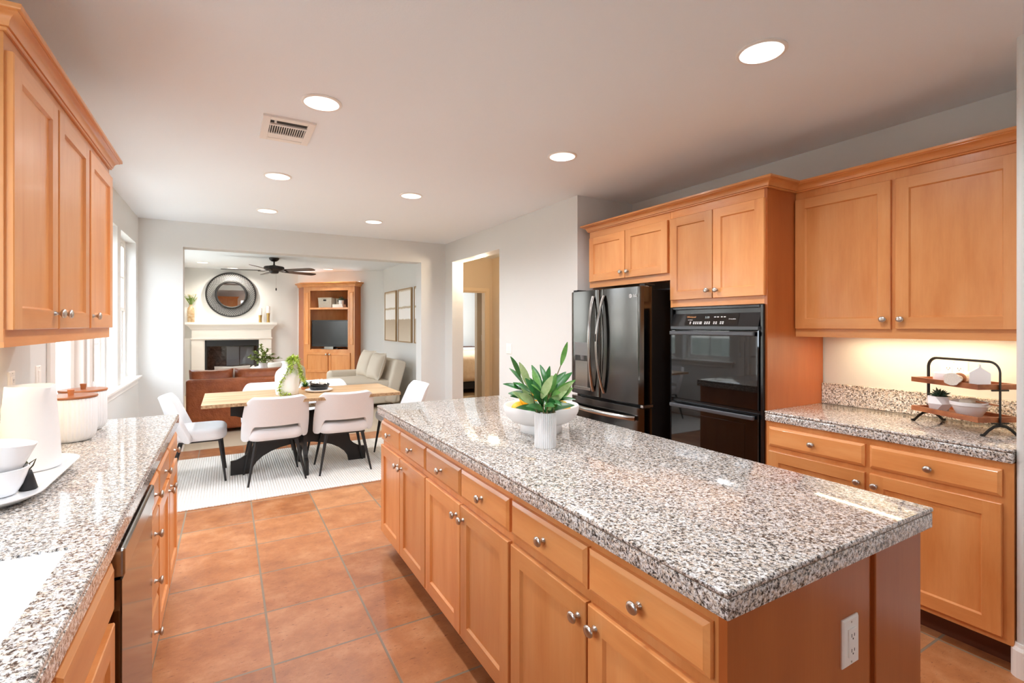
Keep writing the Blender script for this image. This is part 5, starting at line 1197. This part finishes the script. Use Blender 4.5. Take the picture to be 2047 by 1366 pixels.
for x, h, lb in ((0.605, 0.155, 'shorter brass candlestick on the right of the mantel'), (0.757, 0.20, 'taller brass candlestick at the right end of the mantel')):
    t = thing('candlestick', lb, 'candle holder', (x, my, mz), 'brass candlesticks on the mantel')
    m = M(); m.lathe([(0, 0), (0.030, 0), (0.032, 0.004), (0.028, h * 0.5), (0.034, h - 0.008), (0.040, h - 0.004), (0.040, h), (0, h)], (x, my, mz), 28, cap0=False, cap1=False); m.build('stem', brass, t, 50)
    t = thing('candle', 'white pillar candle on the ' + ('shorter' if h < 0.18 else 'taller') + ' candlestick', 'candle', (x, my, mz + h), 'pillar candles on the mantel')
    m = M(); m.lathe([(0, 0), (0.036, 0), (0.036, 0.142), (0.033, 0.146), (0, 0.143)], (x, my, mz + h + 0.0005), 28, cap0=False, cap1=False); m.build('wax', wax, t, 50)
    m = M(); m.tube([(x, my, mz + h + 0.14), (x + 0.002, my, mz + h + 0.16)], 0.0015, 6); m.build('wick', black_m, t)
# ceiling fan
fc = Vector((0.70, 9.507, ZC))
t = thing('ceiling_fan', 'dark bronze five-blade ceiling fan in the living room', 'ceiling fan', tuple(fc))
L_ = lambda pr, nm, mt, par=t: (lambda m: (m.lathe(pr, tuple(fc), 40, cap0=False, cap1=False), m.build(nm, mt, par, 40))[1])(M())
L_([(0, 0.0), (0.082, 0), (0.084, -0.008), (0.074, -0.035), (0.045, -0.058), (0.018, -0.066), (0, -0.066)], 'canopy', bronze)
L_([(0.013, -0.06), (0.013, -0.115), (0.026, -0.125), (0.03, -0.14)], 'downrod', bronze)
mt_ = L_([(0, -0.128), (0.06, -0.132), (0.10, -0.142), (0.150, -0.150), (0.158, -0.158), (0.158, -0.195), (0.150, -0.204), (0.105, -0.215), (0.08, -0.235), (0.07, -0.262), (0.05, -0.272), (0, -0.274)], 'motor_housing', bronze)
m = M()
for k in range(40): a = 2 * PI * k / 40; m.box(-0.003, 0.003, -0.003, 0.003, -0.19, -0.163, tf=lambda x, y, z, a=a: (fc.x + 0.159 * math.cos(a) + x, fc.y + 0.159 * math.sin(a) + y, fc.z + z))
m.build('vent_slots', black_m, mt_)
for a0 in (175, 247, 319, 31, 103):
    a = R(a0) - TH + 0.449; d = Vector((math.cos(a), math.sin(a), 0)); s = Vector((-math.sin(a), math.cos(a), 0)); m = M(); rings = []
    for r, w in ((0.215, 0.046), (0.24, 0.056), (0.45, 0.064), (0.70, 0.070), (0.77, 0.064), (0.80, 0.045), (0.81, 0.02)):
        p = fc + d * r + Vector((0, 0, -0.222)); tl = 0.20
        rings.append([p - s * w + Vector((0, 0, w * tl - 0.003)), p + s * w + Vector((0, 0, -w * tl - 0.003)), p + s * w + Vector((0, 0, -w * tl + 0.003)), p - s * w + Vector((0, 0, w * tl + 0.003))])
    m.loft(rings); b = m.build('blade', blade_m, t)
    m = M(); m.tube([fc + d * 0.10 + Vector((0, 0, -0.225)), fc + d * 0.17 + Vector((0, 0, -0.234)), fc + d * 0.25 + Vector((0, 0, -0.232))], [0.012, 0.018, 0.026], 10, flat=(1.6, 0.35)); m.build('blade_iron', bronze, b, 60)
m = M(); m.tube([tuple(fc + Vector((0.03, -0.03, -0.27))), tuple(fc + Vector((0.03, -0.03, -0.52)))], 0.0025, 6); pcn2 = m.build('pull_chain', nickel, t)
m = M(); m.lathe([(0, 0), (0.009, 0.004), (0.011, 0.025), (0.008, 0.045), (0, 0.05)], tuple(fc + Vector((0.03, -0.03, -0.57))), 14, cap0=False, cap1=False); m.build('fob', bronze, pcn2, 60)
# corner cabinet
k2 = 1 / math.sqrt(2); CU = Vector((k2, -k2, 0)); CN = Vector((-k2, -k2, 0)); CO = Vector((1.90, 11.10, 0))   # k = 13.0
def tfK(u, v, w): return tuple(CO + CU * u + CN * w + Vector((0, 0, v)))
UL = (Vector((1.432, 11.568, 0)) - CO).dot(CU); UR = (Vector((2.32, 10.68, 0)) - CO).dot(CU)
t = thing('corner_cabinet', 'tall honey wood media cabinet built across the living room corner', 'cabinet', tuple(CO))
OL, OR = UL + 0.165, UR - 0.165; Z0c, Z1c = 0.885, 2.16
def kbox(mb, u0, u1, v0, v1, w0, w1): mb.loft([[tfK(u0, v, w0), tfK(u1, v, w0), tfK(u1, v, w1), tfK(u0, v, w1)] for v in (v0, v1)])
m = M()
kbox(m, UL, OL, Z0c, Z1c, -0.02, 0); kbox(m, OR, UR, Z0c, Z1c, -0.02, 0); kbox(m, UL, UR, Z1c, 2.27, -0.02, 0); kbox(m, UL, UR, 0.10, Z0c, -0.02, 0); kbox(m, UL, UR, 0, 0.10, -0.02, -0.01); m.build('face_frame', maple_v, t)
WL = Vector((1.373, 11.927, 0)); WR = Vector((2.477, 10.823, 0)); m = M()
for a, b in ((Vector(tfK(UL, 0, 0)), WL), (Vector(tfK(UR, 0, 0)), WR)):
    d = (b - a).normalized(); nn = Vector((-d.y, d.x, 0)); nn = nn if nn.dot(Vector(tfK(0, 0, 0)) - a) > 0 else -nn; nn *= 0.018
    m.loft([[tuple(p + Vector((0, 0, z))) for p in (a, b, b + nn, a + nn)] for z in (0, 2.27)])
m.build('side_panel', maple_shaded_v, t)
m = M(); bl, br_ = Vector(tfK(OL - 0.02, 0, -0.02)), Vector(tfK(OR + 0.02, 0, -0.02)); cb = Vector((br_.x + 0.12, bl.y + 0.12, 0))
m.loft([[(bl.x, bl.y, z), (bl.x - 0.01, bl.y, z), (bl.x - 0.01, cb.y + 0.01, z), (bl.x, cb.y + 0.01, z)] for z in (0.3, 2.2)])
m.loft([[(bl.x, cb.y, z), (cb.x, cb.y, z), (cb.x, cb.y + 0.01, z), (bl.x, cb.y + 0.01, z)] for z in (0.3, 2.2)])
m.loft([[(cb.x, br_.y, z), (cb.x + 0.01, br_.y, z), (cb.x + 0.01, cb.y, z), (cb.x, cb.y, z)] for z in (0.3, 2.2)])
m.loft([[(br_.x, br_.y, z), (cb.x, br_.y, z), (cb.x, br_.y - 0.01, z), (br_.x, br_.y - 0.01, z)] for z in (0.3, 2.2)])
m.build('back_panel', maple_v, t)
pent = [(bl.x, bl.y), (br_.x, br_.y), (cb.x, br_.y), (cb.x, cb.y), (bl.x, cb.y)]
for nm, z in (('shelf', 1.765), ('cabinet_deck', 0.878), ('top_board', 2.17)):
    m = M(); m.loft([[(x, y, zz) for x, y in pent] for zz in (z, z + 0.022)]); m.build(nm, maple_x, t)
m = M(); kbox(m, OL - 0.01, OR + 0.01, 1.755, 1.795, -0.018, 0.002); m.build('shelf_edge', maple_x, t)
for a, b in ((UL + 0.035, OL - 0.035), (OR + 0.035, UR - 0.035)):
    m = M(); shaker(m, a, b, 1.0, 2.12, tfK, 0.012, 0.012, 0.004); m.build('pilaster_panel', [maple_v, maple_x], t)
mid = (UL + UR) / 2
for a, b, kk in ((UL + 0.05, mid - 0.012, 1), (mid + 0.012, UR - 0.10, 0)): door(t, a, b, 0.40, 0.83, tfK, b - 0.03 if kk else a + 0.03, 0.79, [maple_v, maple_x], 0.05, 1.2)
m = M(); crown_path(m, [tuple(WL)[:2], tfK(UL, 0, 0)[:2], tfK(UR, 0, 0)[:2], tuple(WR)[:2]], 2.24, 1.2, 1.05, side=1); m.build('crown_moulding', maple_x, t, 30)
# things in the corner cabinet
t = thing('television', 'flat black television in the corner cabinet', 'television', tfK((OL + OR) / 2, 0.90, -0.1))
a, b = OL + 0.01, OR - 0.003; bz = 0.9005
m = M(); kbox(m, a, b, 0.955, 1.525, -0.10, -0.04); m.build('bezel', black_m, t)
m = M(); kbox(m, a + 0.02, b - 0.02, 1.0, 1.505, -0.04, -0.038); m.build('screen', plain('screen', srgb(30, 31, 34), 0.22), t)
m = M(); kbox(m, a + 0.22, b - 0.28, bz, bz + 0.02, -0.25, -0.06); kbox(m, a + 0.32, b - 0.38, bz + 0.02, 0.97, -0.16, -0.10); m.build('stand', black_m, t)
t = thing('soundbar', 'slim silver box at the foot of the television', 'speaker', tfK(0, bz, -0.05)); cu = (a + b) / 2
m = M(); kbox(m, cu - 0.12, cu + 0.10, bz, bz + 0.055, -0.034, -0.004); m.build('body', ssteel_l, t)
zs = 1.7875
def wb(u0, u1, h, lb, w0=-0.24, w1=-0.04):
    t = thing('wicker_basket', lb, 'basket', tfK((u0 + u1) / 2, zs, w1))
    m = M(); 
    for r in ([tfK(u0 + 0.008, zs, w1 - 0.006), tfK(u1 - 0.008, zs, w1 - 0.006), tfK(u1 - 0.008, zs, w0), tfK(u0 + 0.008, zs, w0)],): pass
    m.loft([[tfK(u0 + i, zs + z, w1 - i), tfK(u1 - i, zs + z, w1 - i), tfK(u1 - i, zs + z, w0 + i), tfK(u0 + i, zs + z, w0 + i)] for i, z in ((0.008, 0), (0.0, h), (0.012, h), (0.018, 0.02))]); bd = m.build('body', wicker, t)
    m = M(); m.tube([tfK(u, zs + h, w) for u, w in ((u0, w1), (u1, w1), (u1, w0), (u0, w0), (u0, w1))], 0.008, 8); m.build('rim', wicker, t)
    m = M(); kbox(m, (u0 + u1) / 2 - 0.035, (u0 + u1) / 2 + 0.035, zs + h * 0.68, zs + h * 0.86, w1 - 0.002, w1 + 0.003); m.build('hand_hole', slot_m, bd)
wb(OL + 0.17, OL + 0.50, 0.215, 'pale wicker basket on the shelf above the television')
wb(OL + 0.52, OL + 0.68, 0.20, 'smaller tan wicker basket tucked behind the books on the shelf', -0.30, -0.17)
for k, lb in enumerate(('lower of two pale books lying on the cabinet shelf', 'upper of two pale books under the small potted plant')):
    t = thing('book', lb, 'book', tfK(OL + 0.66, zs + 0.038 * k, -0.08), 'books on the cabinet shelf')
    m = M(); kbox(m, OL + 0.535, OL + 0.79 - 0.01 * k, zs + 0.038 * k + 0.0003, zs + 0.038 * k + 0.0377, -0.16, -0.02); bk = m.build('cover', book_m, t)
    m = M(); kbox(m, OL + 0.54, OL + 0.7905 - 0.01 * k, zs + 0.038 * k + 0.006, zs + 0.038 * k + 0.032, -0.155, -0.0195); m.build('pages', wax, bk)
pp = tfK(OL + 0.715, zs + 0.077, -0.08)
succulent_pot(pp, 'small green plant in a white pot on the books in the corner cabinet', 0.055, 0.085, 'potted_plant', False, white_matte, 22, 0.12)
t = thing('leather_box', 'dark brown box at the right of the cabinet shelf', 'box', tfK(OL + 0.74, zs, -0.22))
m = M(); kbox(m, OL + 0.70, OL + 0.86, zs, zs + 0.19, -0.28, -0.20); m.build('body', dark_wood, t)
# pictures
for k, (y0, y1, z0, z1) in enumerate(((9.45, 10.22, 1.10, 2.095), (8.52, 9.30, 1.10, 2.095), (7.58, 8.36, 1.10, 2.095))):
    t = thing('framed_print', ['framed beige abstract print nearest the corner cabinet', 'framed beige abstract print in the middle of the wall row', 'framed beige abstract print cut off by the opening at the right'][k], 'picture', (2.86, (y0 + y1) / 2, (z0 + z1) / 2), 'abstract prints on the living room wall')
    m = M()
    for a, b, c, d in ((y0, y0 + 0.018, z0, z1), (y1 - 0.018, y1, z0, z1), (y0 + 0.018, y1 - 0.018, z0, z0 + 0.018), (y0 + 0.018, y1 - 0.018, z1 - 0.018, z1)): m.box(2.826, 2.8595, a, b, c, d)
    m.build('frame', frame_m, t)
    m = M(); m.box(2.838, 2.845, y0 + 0.018, y1 - 0.018, z0 + 0.018, z1 - 0.018); m.build('print', art_m, t)
# beige sofa at the right
t = thing('beige_sofa', 'beige linen sofa with pillows against the right living room wall', 'sofa', (2.2, 8.9, 0))
m = M(); cushion(m, 2.10, 9.02, 0.08, 0.30, 0.50, 0.62, 0.05, 0.04); m.build('seat_base', linen, t, 80)
m = M(); cushion(m, 2.05, 9.0, 0.30, 0.46, 0.47, 0.60, 0.08, 0.06, crown=0.02); m.build('seat_cushion', linen, t, 80)
m = M(); q = Matrix.Rotation(R(16), 3, 'Y'); cushion(m, 0, 0, -0.34, 0.40, 0.10, 0.66, 0.05, 0.05, tf=lambda x, y, z: tuple(Vector((2.50, 9.0, 0.42)) + q @ Vector((x, y, z)))); m.build('backrest', linen, t, 80)
m = M(); cushion(m, 2.06, 9.69, 0.08, 0.57, 0.46, 0.11, 0.09, 0.07); m.build('arm', linen, t, 80)
for x in (1.68, 2.48):
    for y in (8.5, 9.7): m = M(); m.lathe([(0.02, 0), (0.025, 0.085)], (x, y, 0), 12); m.build('leg', dark_wood, t)
for (x, y, z), rz, lb in (((2.22, 9.28, 0.71), -78, 'beige pillow on the sofa, nearer the corner cabinet'), ((2.28, 8.78, 0.69), -82, 'beige pillow on the sofa, nearer the picture frames')):
    t = thing('pillow', lb, 'pillow', (x, y, z), 'pillows on the beige sofa')
    q = Matrix.Rotation(R(rz), 3, 'Z') @ Matrix.Rotation(R(-18), 3, 'X'); m = M(); pillow(m, 0.50, 0.50, 0.20, lambda u, v, w: tuple(Vector((x, y, z)) + q @ Vector((u, w, v)))); c_ = m.build('cover', linen, t, 80)
    m = M(); pts = []
    for (u0, v0), (u1, v1) in zip(((-1, -1), (1, -1), (1, 1), (-1, 1)), ((1, -1), (1, 1), (-1, 1), (-1, -1))):
        for s in range(8):
            uu = u0 + (u1 - u0) * s / 8; vv = v0 + (v1 - v0) * s / 8; pts.append(Vector((x, y, z)) + q @ Vector((uu * 0.25 * (1 - 0.06 * (1 - abs(vv)) * abs(uu) ** 3), 0, vv * 0.25 * (1 - 0.06 * (1 - abs(uu)) * abs(vv) ** 3))))
    m.tube(pts + [pts[0]], 0.006, 6, cap=False); m.build('piping', linen_w, c_, 60)
# bedroom
t = thing('bed', 'bed with a pale peach comforter seen through the hall doorway', 'bed', (4.5, 10.2, 0))
m = M(); m.box(3.6, 5.5, 9.3, 11.3, 0.10, 0.24, 0.01); m.build('bed_frame', matte_black, t)
m = M(); cushion(m, 4.55, 10.3, 0.24, 0.60, 0.95, 1.0, 0.08, 0.05); m.build('mattress', wax, t, 80)
m = M(); cushion(m, 4.55, 10.22, 0.26, 0.80, 1.03, 1.08, 0.14, 0.12, crown=0.03); m.build('comforter', bed_m, t, 80)
for x in (3.7, 5.4):
    for y in (9.4, 11.2): m = M(); m.box(x - 0.03, x + 0.03, y - 0.03, y + 0.03, 0, 0.10); m.build('leg', matte_black, t)
t = thing('nightstand', 'white nightstand beyond the bed', 'nightstand', (5.25, 11.42, 0))
m = M(); m.box(5.0, 5.45, 11.36, 11.59, 0.0, 0.86, 0.005); bd = m.build('body', trim_m, t)
m = M(); m.box(4.99, 5.46, 11.35, 11.595, 0.86, 0.88); m.build('top', dark_wood, t)
m = M(); m.box(5.03, 5.42, 11.352, 11.362, 0.64, 0.83); dr_ = m.build('drawer', trim_m, t)
m = M(); m.lathe([(0.012, 0), (0.012, 0.02)], (5.225, 11.334, 0.735), 12, ax='y'); m.build('knob', black_m, dr_)
lamp('POINT', 'hall_lamp', (3.03, 6.1, 2.25), (0, 0, 0), 14, (1.0, 0.82, 0.60), (0.08, 0.08))
